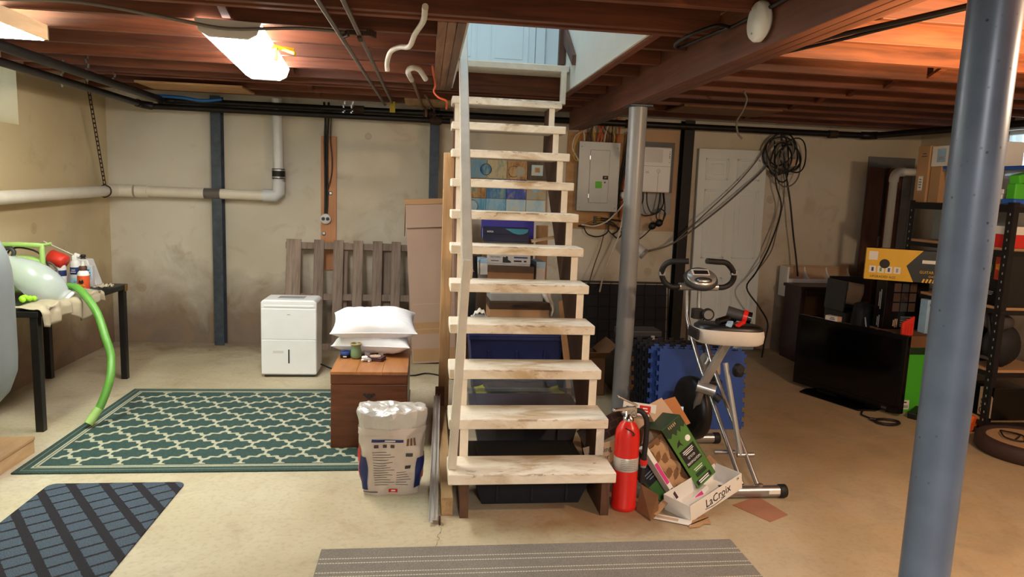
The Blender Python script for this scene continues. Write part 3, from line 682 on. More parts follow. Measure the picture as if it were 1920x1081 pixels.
# black folding table
t = thing('side_table', 'narrow black table along left wall holding tools and a canvas cloth', 'table', (-2.5, 4.86, 0))
TX0, TX1, TY0, TY1, TZ = -2.79, -2.20, 4.25, 5.48, .72
box('tabletop', 'black_plastic', (TX0, TX1), (TY0, TY1), (TZ - .035, TZ), t, .003)
for x, y in ((TX1 - .03, TY0 + .03), (TX1 - .03, TY1 - .03), (TX0 + .03, TY0 + .03), (TX0 + .03, TY1 - .03)):
    o = box('leg', 'black_plastic', (x - .022, x + .022), (y - .022, y + .022), (0, TZ - .035), t, .003)
box('leg_bracket', 'brass', (TX1 - .001, TX1 + .002), (TY1 - .055, TY1 - .01), (TZ - .05, TZ - .002), t, .001)
# crumpled canvas over the table edge
def cloth(u, v):
    y = 4.26 + 0.78 * v; drop = u * .30
    wv = .016 * math.sin(v * 38 + 1.3 * math.sin(u * 7)) + .010 * math.sin(v * 17 + u * 9)
    edge = .16 + .03 * math.sin(v * 9)
    if drop < edge: return (TX1 - .16 + drop, y, TZ + .010 + .010 * (1 + math.sin(v * 31 + u * 11)) * (.4 + u))
    h = drop - edge
    return (TX1 + .006 + .016 * (1 + math.sin(v * 38)) * min(1, h / .03) , y + wv * .4, TZ + .016 - h * (.75 + .25 * math.sin(v * 12)))
o = B().grid(cloth, 18, 90).build('canvas_cloth', 'canvas', None, 0, solid=.004)
tag(o, 'crumpled beige canvas drop cloth hanging over the black table edge', 'cloth')
# green pressure pump with handle
t = thing('green_sprayer', 'light green sprayer tank with tall green handle on black table', 'sprayer', (-2.62, 4.88, TZ + .03))
B().lathe([(0, 0), (.13, 0), (.14, .02), (.14, .16), (.125, .20), (.08, .22), (0, .225)], n=28).build('tank', 'lime', t, local=True)
B().tube([(-.14, 0, .17), (-.14, 0, .27), (-.11, 0, .295), (.12, 0, .295), (.14, 0, .27), (.14, 0, .10)], .016, 10, spline=2).build('handle', 'lime', t, .0, True)
B().tube([(.10, 0, .298), (.16, 0, .30), (.20, 0, .31)], .009, 8).build('trigger', 'lime', t, 0, True)
B().tube([(-.09, .02, .22), (-.06, .02, .26), (.0, .02, .275), (.10, .02, .25), (.15, .03, .18), (.19, .03, .06), (.19, .02, .0)], .006, 8, spline=4).build('hose', 'cable_black', t, 0, True)
B().tube([(-.04, .0, .215), (-.03, .0, .25), (-.06, .0, .275), (-.1, .0, .25), (-.1, .0, .21)], .014, 8, spline=3).build('knob', 'dark_grey', t, 0, True)
B().lathe([(.018, 0), (.016, .01), (0, .012)], (.06, -.126, .15), (0, -1, 0)).build('vent_plug', 'black_plastic', t, local=True)
# translucent blower bulb with green hose
t = thing('clear_funnel', 'big translucent white plastic funnel bulb lying on the canvas cloth', 'funnel', (-2.455, 4.62, TZ + .155))
ax = Vector((.70, .15, -.56)).normalized()
B().lathe([(.012, -.20), (.035, -.16), (.068, -.10), (.096, -.03), (.108, .04), (.105, .10), (.092, .16), (.066, .20), (.055, .215), (.06, .22), (.06, .235), (.05, .236)], (.02, .02, -.0), ax, 32).build('bulb', 'clear_globe', t, local=True)
B().lathe([(.058, .236), (.06, .25), (.05, .256), (.035, .256)], (.02, .02, -.0), ax, 28).build('collar', 'white_plastic', t, local=True)
t = thing('green_hose', 'thick green corrugated hose hanging from table down to the rug', 'hose', (-2.0, 4.4, .01))
hp = [(-2.40, 4.84, .765), (-2.29, 4.79, .79), (-2.21, 4.74, .79), (-2.13, 4.69, .735), (-2.05, 4.64, .64), (-1.98, 4.57, .51), (-1.93, 4.52, .40), (-1.905, 4.43, .27), (-1.935, 4.36, .125), (-1.975, 4.31, .045)]
b = B().tube(hp, .024, 14, spline=14)
n_ = 14; rows = len(b.v) and (len(b.v) // n_)
o = b.build('hose', 'hose_green', t)
b = B(); P = [Vector(p) for p in hp]
b.cyl(P[-1] + (P[-2] - P[-1]).normalized() * .09, P[-1] - (P[-2] - P[-1]).normalized() * .012, .0265, 16).build('cuff', 'lime', t)
b = B(); 
for q in range(len(P) - 1):
    for k in range(7):
        p = P[q].lerp(P[q + 1], k / 7); dd = (P[q + 1] - P[q]).normalized()
tag(B().lathe([(.034, 0), (.045, .004), (.05, .03), (.035, .06), (.02, .075), (0, .078)], (-2.60, 4.50, TZ + .03)).build('lime_sponge', 'lime'), 'pale green rounded pad at the left end of the table', 'pad')
b = B()
for k in range(9):
    a = k * 2.4; b.lathe([(0, -.016), (.016, -.008), (.018, .004), (.01, .014), (0, .018)], (-2.36 + .02 * math.cos(a) * (k % 3), 4.44 + .02 * math.sin(a) * (k % 3), TZ + .045 + .006 * (k % 2)), (math.cos(a), math.sin(a), .6), 10)
tag(b.build('neon_clips', 'green_neon'), 'bright neon green clip cluster on the canvas cloth', 'clips')
# bottles
t = thing('spray_can', 'white and blue spray can with red cap and long straw on table', 'can', (-2.43, 5.20, TZ))
B().lathe([(0, 0), (.031, 0), (.033, .006), (.033, .17), (.028, .19), (.014, .20), (0, .2)], n=24).build('can', 'offwhite', t, local=True)
B().lathe([(.0335, .02), (.0338, .021), (.0338, .075), (.0335, .076)], n=24).build('label_band', 'pale_blue', t, local=True)
B().lathe([(.0335, .10), (.0338, .101), (.0338, .15), (.0335, .151)], n=24).build('label_band', 'navy', t, local=True)
scrib(t, FR(0, -.0345, .125), .035, 2, 'white_ink', .005, .014); txt('21', .022, 'navy', t, FR(.01, -.0345, .05))
b = B().obox((0, 0, .215), (.03, .03, .035)).obox((.014, 0, .235), (.035, .02, .02), (0, .4, 0)); b.build('nozzle', 'white_plastic', t, .004, True)
B().cyl((-.01, 0, .235), (-.20, .0, .325), .0025, 6).build('straw', 'white_plastic', t, local=True)
t = thing('red_can', 'can with large round red lid on table beside spray can', 'can', (-2.515, 5.17, TZ))
B().lathe([(0, 0), (.035, 0), (.036, .005), (.036, .15), (.03, .165)], n=24).build('can', 'offwhite', t, local=True)
B().lathe([(.0362, .09), (.0365, .091), (.0365, .13), (.0362, .131)], n=24).build('label_band', 'navy', t, local=True)
B().lathe([(0, -.055), (.05, -.05), (.052, .05), (.048, .055), (.0, .055)], (-.015, 0, .205), (.9, -.1, -.35), 28).build('lid', 'red_plastic', t, local=True)
t = thing('glue_bottle', 'orange-labelled white glue bottle with brown cap on black table', 'bottle', (-2.335, 5.10, TZ))
B().lathe([(0, 0), (.034, 0), (.037, .006), (.037, .11), (.034, .125), (.022, .14), (.018, .145)], n=24).build('bottle', 'white_plastic', t, local=True)
B().lathe([(.0375, .008), (.038, .01), (.038, .104), (.0375, .106)], n=24).build('label', 'label_orange', t, local=True)
B().prism([(-.016, .06), (-.010, .078), (0, .07), (.012, .082), (.018, .06), (.01, .05), (-.008, .05)], -.0388, -.0372, 'XZ').build('emblem', 'ink', t, local=True)
txt('Gorilla', .021, 'yellow_ink', t, FR(0, -.0389, .042), sx=.9); txt('WOOD GLUE', .012, 'white_ink', t, FR(0, -.0389, .022), sx=.8)
B().lathe([(.024, .14), (.025, .168), (.018, .172), (0, .173)], n=20).build('cap', 'brown_board', t, local=True)
B().lathe([(.014, .172), (.009, .195), (.006, .205), (0, .206)], n=16).build('spout', 'offwhite', t, local=True)
t = thing('lamp_base', 'pale grey tapered plastic cone with black knob at table back', 'cone', (-2.46, 5.38, TZ))
B().prism([(-.11, 0), (.11, 0), (.05, .19), (-.05, .19)], -.05, .05, 'XZ').build('body', 'offwhite', t, .008, True)
B().lathe([(.02, .19), (.012, .2), (.02, .205), (.018, .22), (0, .222)], n=10).build('knob', 'black_plastic', t, local=True)
t = thing('blue_box', 'small blue and white carton on table behind glue bottle', 'box', (-2.395, 5.305, TZ))
box('carton', 'offwhite', (-.035, .035), (-.02, .02), (0, .15), t, .002, True); box('print', 'pale_blue', (-.03, .03), (-.0208, -.0195), (.05, .14), t, 0, True)
scrib(t, FR(0, -.0212, .10), .05, 3, 'navy', .007, .02)
t = thing('grey_pouch', 'dark grey fabric pouch with cord loop behind red can', 'pouch', (-2.63, 5.16, TZ))
B().lathe([(0, 0), (.07, .005), (.085, .05), (.08, .11), (.05, .14), (0, .145)], n=20).build('pouch', 'grey_fabric', t, local=True)
B().tube([(.05, -.09, .02), (.02, -.095, .12), (.05, -.095, .18), (.10, -.09, .19), (.14, -.085, .14), (.145, -.08, .04)], .006, 8, spline=5).build('cord_loop', 'cable_grey', t, 0, True)
tag(B().tube([(-2.33, 5.22, TZ + .006), (-2.28, 5.28, TZ + .008), (-2.235, 5.30, TZ + .01), (-2.23, 5.27, TZ + .01), (-2.27, 5.25, TZ + .016), (-2.32, 5.27, TZ + .007), (-2.25, 5.36, TZ + .006)], .006, 8, spline=5).build('white_string', 'cable_white'), 'small loop of white cord on the black tabletop', 'cord')
def rag(u, v):
    return (-2.285 + .075 * u, 5.16 + .10 * v, TZ + .020 + .014 * math.sin(u * 9 + v * 4) * math.sin(v * 11))
tag(B().grid(rag, 12, 12).build('rag', 'canvas', None, 0, solid=.004), 'small crumpled rag at the table edge below the glue bottle', 'rag')

# outlet board on the wall
t = thing('outlet_board', 'tall orange-brown board on back wall with round outlet', 'board', (-.90, 6.70, .715))
box('plank', 'orange_board', (-.972, -.832), (6.700, 6.72), (.715, 1.95), t)
o = B().lathe([(0, 0), (.048, 0), (.048, -.03), (.04, -.034), (0, -.034)], (-.925, 6.700, 1.195), (0, 1, 0), 28).build('outlet', 'offwhite', t)
for s in (-1, 1): B().lathe([(.0165, -.034), (.0165, -.037), (0, -.037)], (-.925 + s * .02, 6.700, 1.195), (0, 1, 0), 16).build('socket', 'dark_grey', o)
for x, z in ((-.885, 1.43), (-.945, 1.055)): B().lathe([(.02, 0), (.018, -.004), (.008, -.006), (0, -.005)], (x, 6.700, z), (0, 1, 0), 16).build('bolt', 'steel', t)
b = B().tube([(-.93, 6.60, 2.24), (-.925, 6.66, 2.1), (-.935, 6.685, 1.9), (-.93, 6.69, 1.5), (-.93, 6.68, 1.24)], .010, 8, spline=3).tube([(-.89, 6.6, 2.24), (-.90, 6.66, 2.1), (-.915, 6.685, 1.85), (-.912, 6.69, 1.4), (-.918, 6.68, 1.24)], .010, 8, spline=3).build('cable', 'cable_black', t)
B().tube([(-.86, 6.6, 2.2), (-.885, 6.68, 1.95), (-.87, 6.69, 1.75), (-.875, 6.69, 1.6), (-.91, 6.69, 1.45)], .006, 8, spline=4).build('cable', 'cable_brown', t)

# pallet leaning on the wall
t = thing('wooden_pallet', 'weathered grey wooden pallet leaning against the back wall', 'pallet', (-.66, 6.42, 0)); t.rotation_euler = (R(-9), 0, 0)
for k, (x, wd) in enumerate(((-.60, .132), (-.375, .09), (-.20, .09), (-.022, .088), (.155, .088), (.325, .085), (.50, .09))):
    o = B().box((-wd / 2, wd / 2), (-.0, .018), (0, 1.02)).build('slat', 'pallet_wood', t, .002, True); o.location = (x + .065, 0, .0)
for z in (.03, .49, .96):
    o = B().box((-.62, .62), (.019, .06), (-.025, .035)).build('stringer', 'pallet_wood', t, .002, True); o.location = (.01, 0, z)
for x in (-.55, -.1, .3):
    o = B().box((-.045, .045), (.061, .075), (0, 1.0)).build('back_slat', 'pallet_wood', t, .002, True); o.location = (x, 0, .005)

# dehumidifier
t = thing('dehumidifier', 'white dehumidifier with a dark vertical slot, standing before the pallet', 'dehumidifier', (-1.04, 5.64, 0))
b = B().prism([(-.21, .02), (.21, .02), (.212, .10), (.212, .59), (.204, .607), (.185, .614), (-.185, .614), (-.204, .607), (-.212, .59), (-.212, .10)], -.14, .14, 'XZ'); b.build('body', 'white_plastic', t, .014, True, seg=3)
box('base', 'dark_grey', (-.19, .19), (-.12, .12), (0, .022), t, .003, True)
box('water_bucket', 'white_plastic', (-.207, .207), (-.1435, -.13), (.03, .30), t, .003, True)
box('front_panel', 'white_plastic', (-.207, .207), (-.1435, -.13), (.305, .545), t, .003, True)
box('level_window', 'dark_grey', (-.006, .006), (-.145, -.14), (.115, .225), t, .001, True)
box('top_lip', 'white_plastic', (-.19, .19), (-.145, -.10), (.555, .575), t, .006, True)
scrib(t, FR(0, -.1438, .50), .034, 1, 'grey_line', .005); box('energy_label', 'offwhite', (-.12, -.04), (-.1442, -.143), (.195, .215), t, 0, True)
box('vent_grille', 'grey_line', (-.10, .10), (-.06, .06), (.613, .6165), t, .001, True)
tag(B().tube([(-.83, 5.7, .06), (-.7, 5.72, .008), (-.4, 5.65, .008), (-.1, 5.55, .008), (.05, 5.62, .008), (.3, 5.4, .008)], .006, 8, spline=5).build('floor_cable', 'cable_black'), 'thin dark cord on the floor behind the wooden chest', 'cord')

# wooden chest
t = thing('wooden_chest', 'polished brown wooden chest with carved emblem standing on the green rug', 'chest', (-.303, 4.34, .009))
CX0, CX1, CY0, CY1 = -.518, -.088, 3.945, 4.735
box('body', 'chest_wood', (CX0, CX1), (CY0, CY1), (.009, .385), t, .004)
box('lid', 'chest_wood', (CX0 - .001, CX1 + .001), (CY0 - .001, CY1 + .001), (.3865, .443), t, .004)
for k in range(3): o = box('lid_plank', 'chest_top', (CX0 - .002 + .1448 * k, CX0 - .002 + .1448 * (k + 1) - .0008), (CY0 - .006, CY1 + .004), (.443, .46), t, .0015)
em = B().prism([(-.038, .012), (-.025, .020), (-.012, .014), (0, .019), (.012, .014), (.025, .020), (.038, .012), (.018, -.006), (0, -.018), (-.018, -.006)], 0, .004, 'XZ')
em.xf(Matrix.Translation((-.302, CY0 - .003, .315))).build('carved_emblem', 'dark_table', t, .001)
for s in (-1, 1): B().lathe([(0, 0), (.005, .0), (.004, .004), (0, .005)], (-.302 + s * .012, CY0 - .003, .318), (0, -1, 0), 8).build('emblem_stud', 'dark_table', t)
# pillows
def pillow(name, c, wd, dp, h, rz, tilt, lab, seed, pinch=.0):
    rnd = random.Random(seed); ph = [rnd.uniform(0, 6.28) for _ in range(8)]
    def f(sign):
        def g(u, v):
            a, b_ = 2 * u - 1, 2 * v - 1
            sh = 1 - .07 * (1 - abs(b_) ** 2) * abs(a) ** 3; sh2 = 1 - .07 * (1 - abs(a) ** 2) * abs(b_) ** 3
            k = max(0, 1 - abs(a) ** 2.6) ** .55 * max(0, 1 - abs(b_) ** 2.6) ** .55
            wr = .007 * math.sin(4 * a + 3 * b_ + ph[0]) * math.sin(5 * b_ + ph[1]) + .004 * math.sin(9 * a * b_ + ph[2]) + .0025 * math.sin(17 * a + 6 * math.sin(3 * b_ + ph[3])) * abs(b_)
            r = max(abs(a), abs(b_)); wr += .008 * math.sin(26 * math.atan2(b_, a) + ph[4]) * r ** 3 * (1 - r) * 4
            return (a * wd / 2 * sh, b_ * dp / 2 * sh2, sign * h / 2 * k + wr * k ** .6)
        return g
    b = B(); b.grid(f(1), 40, 32); b.grid(f(-1), 40, 32)
    m = Matrix.Translation(c) @ Euler((tilt, 0, rz)).to_matrix().to_4x4(); b.xf(m)
    t_ = thing(name, lab, 'pillow', (c[0], c[1], c[2] - h / 2), 0, 'pillows on the chest'); b.build('cover', 'linen_white', t_)
    hem = [m @ Vector((sx * wd / 2 * (1 - .07 * (1 - (2 * q - 1) ** 2)) if 0 else (2 * q - 1) * wd / 2, -dp / 2 * (1 - .07 * (1 - abs(2 * q - 1) ** 2)), 0)) for q in [i / 16 for i in range(17)] for sx in (1,)]
    B().tube(hem, .0035, 6).build('seam', 'linen_white', t_); return t_
pillow('pillow', (-.31, 4.46, .537), .48, .38, .155, R(-4), R(2), 'lower white pillow lying directly on the wooden chest', 3)
pillow('pillow', (-.312, 4.47, .643), .53, .40, .17, R(3), R(9), 'upper white pillow stacked on top of the other pillow', 11)
# small things on the chest
ZC = .461
t = thing('candle_jar', 'sage green ceramic jar with brown rim on the chest', 'jar', (-.408, 4.265, ZC))
B().lathe([(0, 0), (.024, 0), (.033, .012), (.035, .03), (.030, .055), (.026, .07), (.032, .088), (.034, .092), (.028, .088), (.022, .07), (.0, .066)], n=28).build('body', 'sage', t, local=True)
B().lathe([(.0345, .086), (.036, .092), (.033, .0945), (.030, .092)], n=28).build('rim', 'jar_rim', t, local=True)
for k in range(4): B().lathe([(0, 0), (.0045, 0), (.003, .002)], (-.0335 * math.cos(.3), -.0335 * math.sin(.3) - .004, .015 + .011 * k), (-.9, -.4, 0), 8).build('hole', 'ink', t, local=True)
t = thing('round_tin', 'small round dark blue tin at left on the chest', 'tin', (-.474, 4.285, ZC))
B().lathe([(0, 0), (.03, 0), (.031, .004), (.031, .02)], n=28).build('base', 'ink', t, local=True); B().lathe([(.032, .02), (.032, .034), (.028, .037), (0, .037)], n=28).build('lid', 'tin_blue', t, local=True)
scrib(t, FR(0, -.0314, .011), .03, 1, 'white_ink', .007)
b = B().tube([(x_ + .02, y_ + .19, z_) for x_, y_, z_ in [(-.385, 3.99, ZC + .008), (-.37, 3.985, ZC + .015), (-.355, 4.0, ZC + .008), (-.36, 4.02, ZC + .02), (-.38, 4.01, ZC + .022), (-.375, 3.985, ZC + .026), (-.35, 3.985, ZC + .018), (-.335, 4.0, ZC + .007), (-.345, 3.98, ZC + .006)]], .008, 8, spline=4)
tag(b.build('knotted_string', 'white_plastic'), 'small knot of white cord between the jar and dark wallet', 'cord')
t = thing('wallet', 'flat dark brown wallet box with pale oval on the chest', 'wallet', (-.285, 4.225, ZC), R(-18))
box('base', 'wallet', (-.05, .05), (-.04, .04), (0, .014), t, .003, True); box('lid', 'wallet', (-.051, .051), (-.041, .041), (.015, .023), t, .003, True)
B().lathe([(.0, .0), (.034, 0), (.034, .0015), (0, .0015)], (-.005, .003, .023), n=28).build('oval_label', 'card_pink', t, local=True)
for (x, y, rz, lab) in ((-.345, 4.315, .2, 'left pale care tag in front of pillows'), (-.262, 4.318, -.3, 'right pale care tag in front of pillows')):
    o = B().obox((x, y, ZC + .018), (.032, .002, .032), (R(-20), 0, rz)).build('pillow_tag', 'offwhite'); tag(o, lab, 'tag', 'care tags')

# paper sack
t = thing('grout_bag', 'open white and grey sack of mix with crumpled silver top', 'bag', (-.147, 3.40, 0))
def sack(u, z, off=0.0):
    a = 2 * math.pi * u; s = z / .40
    hw = .138 + .012 * math.sin(s * 3.0) + .016 * s; hd = .078 + .018 * math.sin(s * 2.6) - .012 * s
    ca, sa = math.cos(a), math.sin(a); p = 3.4
    k = (abs(ca) ** p + abs(sa) ** p) ** (-1 / p)
    cr = .004 * math.sin(5 * a + 11 * s) + .003 * math.sin(9 * a - 17 * s) - .010 * max(0, -sa) ** 3 * math.sin(s * 5 + .6) * max(0, 1 - abs(ca) * 1.4)
    return Vector(((hw + off + cr) * ca * k, (hd + off + cr) * sa * k, z))
b = B(); b.grid(lambda u, v: sack(u, .335 * v), 64, 30); b.grid(lambda u, v: sack(u, .0005) * (1 - v), 64, 2); b.build('body', 'bag_paper', t, local=True)
rs = random.Random(5)
def foil(u, v):
    p = sack(u, .335); a = 2 * math.pi * u
    if v < .45:
        k = v / .45; q = p * (1 + .04 * k); z = .335 + .075 * k
    else:
        k = (v - .45) / .55; q = p * (1.04 - .99 * k); z = .41 + .012 * math.sin(k * 3.0)
    P_ = Vector((q.x * 9, q.y * 9, z * 9 + 3.7)); am = min(1, v * 5) * (1 if v < .97 else .3)
    rd = lambda k: 1 - 2 * abs(mnoise.noise(P_ * k + Vector((k, 2 * k, 0))))
    d = (rd(1.0) * .016 + rd(2.3) * .007) * am; w_ = mnoise.noise(P_ * 1.4) * .014 * am
    return Vector((q.x * (1 + d * 2.2) + w_, q.y * (1 + d * 2.2) - w_ * .5, z + d))
B().grid(foil, 56, 26, False).build('crumpled_top', 'foil', t, local=True)
b = B(); b.grid(lambda u, v: sack(u, .31 + .03 * v, .003 + .002 * math.sin(u * 60)), 64, 4); b.build('folded_rim', 'bag_paper', t, local=True)
def patch(name, u0, u1, z0, z1, mat, off=.0025):
    b = B(); b.grid(lambda u, v: sack(u0 + (u1 - u0) * u, z0 + (z1 - z0) * v, off), 14, 10); return b.build(name, mat, t, local=True)
# u=.75 is the middle of the front, .5 left side, 1.0 right side
patch('print_panel', .565, .635, .03, .20, 'navy'); patch('print_panel', .865, .93, .03, .19, 'navy')
patch('print_panel', .50, .575, .02, .25, 'red', .003); patch('print_panel', .935, .985, .07, .20, 'red', .003)
patch('print_line', .66, .80, .276, .290, 'navy')
for k, zz in enumerate([.225, .212, .199, .186, .17, .157, .144, .131, .118, .105, .092, .079, .066, .053]):
    patch('text_line', .665, .665 + .06 + .02 * ((k * 7) % 5) / 4 * 2, zz, zz + .0022, 'ink', .0022)
    if zz < .12: patch('text_line', .775, .775 + .05 + .02 * ((k * 5) % 4) / 3, zz, zz + .0022, 'ink', .0022)
for k in range(3): patch('print_icon', .672 + k * .036, .690 + k * .036, .248, .264, 'print_brown')
for k in range(3): patch('print_icon', .815 + k * .016, .825 + k * .016, .255, .292, 'card_dark')
for zz in (.20, .135): patch('print_icon', .815, .842, zz, zz + .018, 'dark_grey')
patch('print_icon', .735, .785, .012, .030, 'red', .003); patch('print_line', .60, .68, .016, .020, 'ink')
def on_sack(s_, u, z, size, mat, off=.0035):
    p = sack(u, z, off); q = sack(u + .01, z, off); dx = (q - p); ang = math.atan2(dx.y, dx.x)
    m = Matrix.Translation(p) @ Matrix.Rotation(ang, 4, 'Z') @ Matrix.Rotation(R(90), 4, 'X'); return m
scrib(t, on_sack(0, .76, .021, 0, 0, .004), .035, 1, 'white_ink', .006); scrib(t, on_sack(0, .55, .14, 0, 0, .005) @ Matrix.Rotation(R(90), 4, 'Z'), .12, 1, 'white_ink', .014); scrib(t, on_sack(0, .955, .13, 0, 0, .005) @ Matrix.Rotation(R(-90), 4, 'Z'), .08, 1, 'white_ink', .012)
scrib(t, on_sack(0, .73, .283, 0, 0), .11, 1, 'white_ink', .005)
t.rotation_euler = (0, 0, R(3))

# aluminium tracks on a timber
t = thing('floor_timber', 'long pale timber lying on the floor left of stairs', 'timber', (.10, 3.8, 0)); box('beam', 'lumber', (.098, .152), (3.09, 4.50), (0, .088), t, .003)
tag(box('timber_block', 'brown_board', (.085, .145), (4.505, 4.565), (0, .20), None, .003), 'dark brown wood block at the far end of the aluminium tracks', 'block')
t = thing('metal_track', 'pair of long silver aluminium tracks leaning beside the staircase', 'track', (.08, 3.8, 0))
for k in range(2):
    p = Vector((.048 + .022 * k, 2.995 + .02 * k, .016)); q = Vector((.085 + .022 * k, 4.49, .155)); d = (q - p).normalized(); u = Vector((0, 0, 1)); n = d.cross(u).normalized(); u = n.cross(d)
    b = B(); b.bar(p, q, .020, .003)
    for s in (-1, 1): b.bar(p + n * s * .0085 + u * .008, q + n * s * .0085 + u * .008, .003, .014)
    b.build('track', 'aluminium', t, .0008)
box('track_foot', 'rusty', (.085, .094), (2.995, 3.03), (0.0, .03), t, .001)

# tall cardboard box
t = thing('tall_carton', 'tall narrow cardboard box with open top flap standing by stairs', 'box', (-.09, 5.96, 0)); t.rotation_euler = (0, R(-3.6), 0)
box('body', 'card_pink', (0, .40), (0, .30), (0.0, 1.37), t, .004, True)
o = B().obox((.20, -.012, 1.275), (.40, .006, .20), (R(-4), 0, 0)).build('front_flap', 'card_pink', t, .002, True)
B().obox((.20, -.002, 1.392), (.41, .03, .046), (0, 0, 0)).build('top_fold', 'card', t, .004, True)
B().obox((-.012, .13, 1.25), (.004, .20, .30), (0, R(4), 0)).build('side_flap', 'card_pink', t, .001, True)
for z in (.30, .52): box('crease', 'card_light', (.02, .38), (-.0015, .001), (z, z + .004), t, 0, True)
box('patch', 'card', (.01, .39), (-.001, .001), (.02, .13), t, 0, True); box('patch', 'card', (.01, .39), (-.001, .001), (.26, .36), t, 0, True)

# ================================================================== UNDER THE STAIRS
def carton(name, lab, c, size, mat, rz=0.0, group=None, cat='box', lid=None, bev=.003):
    t_ = thing(name, lab, cat, c, R(rz), group); a, d, h = size
    if lid:
        lh, lm = lid
        box('body', mat, (-a / 2 + .002, a / 2 - .002), (-d / 2 + .002, d / 2 - .002), (0, h - .004), t_, bev, True)
        box('lid', lm, (-a / 2, a / 2), (-d / 2, d / 2), (h - lh, h), t_, bev, True)
    else:
        box('body', mat, (-a / 2, a / 2), (-d / 2, d / 2), (0, h), t_, bev, True)
    return t_
def tote(name, lab, c, size, mat, lidmat, rz=0, group=None):
    t_ = thing(name, lab, 'tote', c, R(rz), group); a, d, h = size; k = .045
    b = B(); A = [(-a / 2 + k, -d / 2 + k), (a / 2 - k, -d / 2 + k), (a / 2 - k, d / 2 - k), (-a / 2 + k, d / 2 - k)]; C = [(-a / 2, -d / 2), (a / 2, -d / 2), (a / 2, d / 2), (-a / 2, d / 2)]
    vs = [(x, y, 0) for x, y in A] + [(x, y, h - .03) for x, y in C]
    b.add(vs, [(0, 3, 2, 1)] + [(i, (i + 1) % 4, 4 + (i + 1) % 4, 4 + i) for i in range(4)]); b.build('tub', mat, t_, .004, True, solid=.003)
    for q in (-.3, 0, .3): B().obox((q * a, -d / 2 + .012, h * .45), (.012, .012, h * .6), (R(5), 0, 0)).build('rib', mat, t_, .002, True)
    b = B(); e = .008
    for X, Y in (((-a / 2 - e, a / 2 + e), (-d / 2 - e, -d / 2 + e)), ((-a / 2 - e, a / 2 + e), (d / 2 - e, d / 2 + e)), ((-a / 2 - e, -a / 2 + e), (-d / 2, d / 2)), ((a / 2 - e, a / 2 + e), (-d / 2, d / 2))): b.box(X, Y, (h - .05, h - .028))
    b.build('rim', mat, t_, .003, True)
    if lidmat:
        b = B().box((-a / 2 - .008, a / 2 + .008), (-d / 2 - .008, d / 2 + .008), (h - .028, h - .012)).box((-a / 2 + .03, a / 2 - .03), (-d / 2 + .03, d / 2 - .03), (h - .012, h)); b.build('lid', lidmat, t_, .003, True)
    return t_
tote('dark_tote', 'low black tote with blue-black lid under the bottom stair tread', (.535, 3.40, 0), (.565, .48, .17), 'foam_dark', 'black_plastic')
tote('grey_tote', 'smoky grey translucent tote under the second stair tread', (.60, 4.00, 0), (.62, .36, .275), 'tote_smoke', 'tote_smoke')
t = tote('clear_tote', 'clear tote holding folded yellow-green fabric under the third tread', (.635, 4.47, 0), (.71, .38, .30), 'tote_clear', None)
def fab(u, v): return (-.29 + .58 * u, -.15 + .30 * v, .215 + .018 * math.sin(u * 14 + v * 5) + .012 * math.sin(v * 16))
tag(B().grid(lambda u, v: tuple(Vector(fab(u, v)) + Vector((.635, 4.47, -.02))), 24, 14).grid(lambda u, v: (.345 + .58 * u, 4.32 + .005 * math.sin(u * 30), .06 + .135 * v), 24, 4).build('green_blanket', 'olive_fabric', None, 0, solid=.006), 'yellow-green patterned blanket folded inside the clear tote', 'blanket')
tag(B().grid(lambda u, v: (.40 + .42 * u, 4.33 + .22 * v, .238 + .012 * math.sin(u * 9 + 2) * math.sin(v * 6)), 14, 8).build('dark_cloth', 'grey_fabric', None, 0, solid=.008), 'dark grey folded cloth on top of the yellow-green blanket', 'cloth')
t = tote('blue_tote', 'big dark blue storage tote behind the middle stair treads', (.67, 5.12, 0), (.68, .46, .50), 'navy', 'navy')
carton('brown_carton', 'brown carton with dark lid standing on the blue tote', (.70, 5.20, .501), (.45, .30, .20), 'card', 0, None, 'box', (.055, 'card_umber'))
scrib(bpy.data.objects['brown_carton'], FR(0, -.1503, .172), .14, 2, 'ink', .006, .011)
t = thing('white_tub', 'white plastic tub with rim on blue tote left of carton', 'tub', (.40, 5.02, .501))
B().lathe([(0, .0), (.045, .0), (.055, .085), (.062, .085), (.063, .10), (.055, .10), (.05, .05), (0, .05)], n=24).build('tub', 'white_plastic', t, local=True)
B().grid(lambda u, v: (-.04 + .09 * u, -.01 + .06 * v, .10 + .05 * math.sin(u * 3.1) ** .6 * math.sin(v * 2.2 + .5) + .008 * math.sin(u * 17)), 10, 8).build('plastic_bag', 'paper', t, 0, True, solid=.003)
carton('grey_shoebox', 'flat grey shoebox lying on the brown carton with dark lid', (.68, 5.22, .702), (.40, .26, .075), 'grey_line', 2, 'shoeboxes', 'box', (.02, 'offwhite'))
tag(B().grid(lambda u, v: (.89 + .07 * u + .02 * math.sin(v * 5), 5.1 + .05 * math.sin(u * 6 + v * 3), .60 + .17 * v), 8, 10).build('tissue_paper', 'paper', None, 0, solid=.002), 'crumpled white paper sticking out right of the grey shoebox', 'paper')
carton('kraft_shoebox', 'plain brown shoebox in the middle of the shoebox stack', (.665, 5.40, .778), (.36, .24, .165), 'card_dark', -6, 'shoeboxes', 'box', (.05, 'card_umber'))
t = carton('boot_box', 'grey boot box with black boot picture in the shoebox stack', (.65, 5.41, .944), (.335, .23, .115), 'grey_line', -8, 'shoeboxes', 'box', (.10, 'offgrey'))
txt('TRETORN', .018, 'ink', t, FR(-.105, -.1155, .064)); box('print_bar', 'ink', (-.135, -.075), (-.1157, -.1145), (.034, .040), t, 0, True)
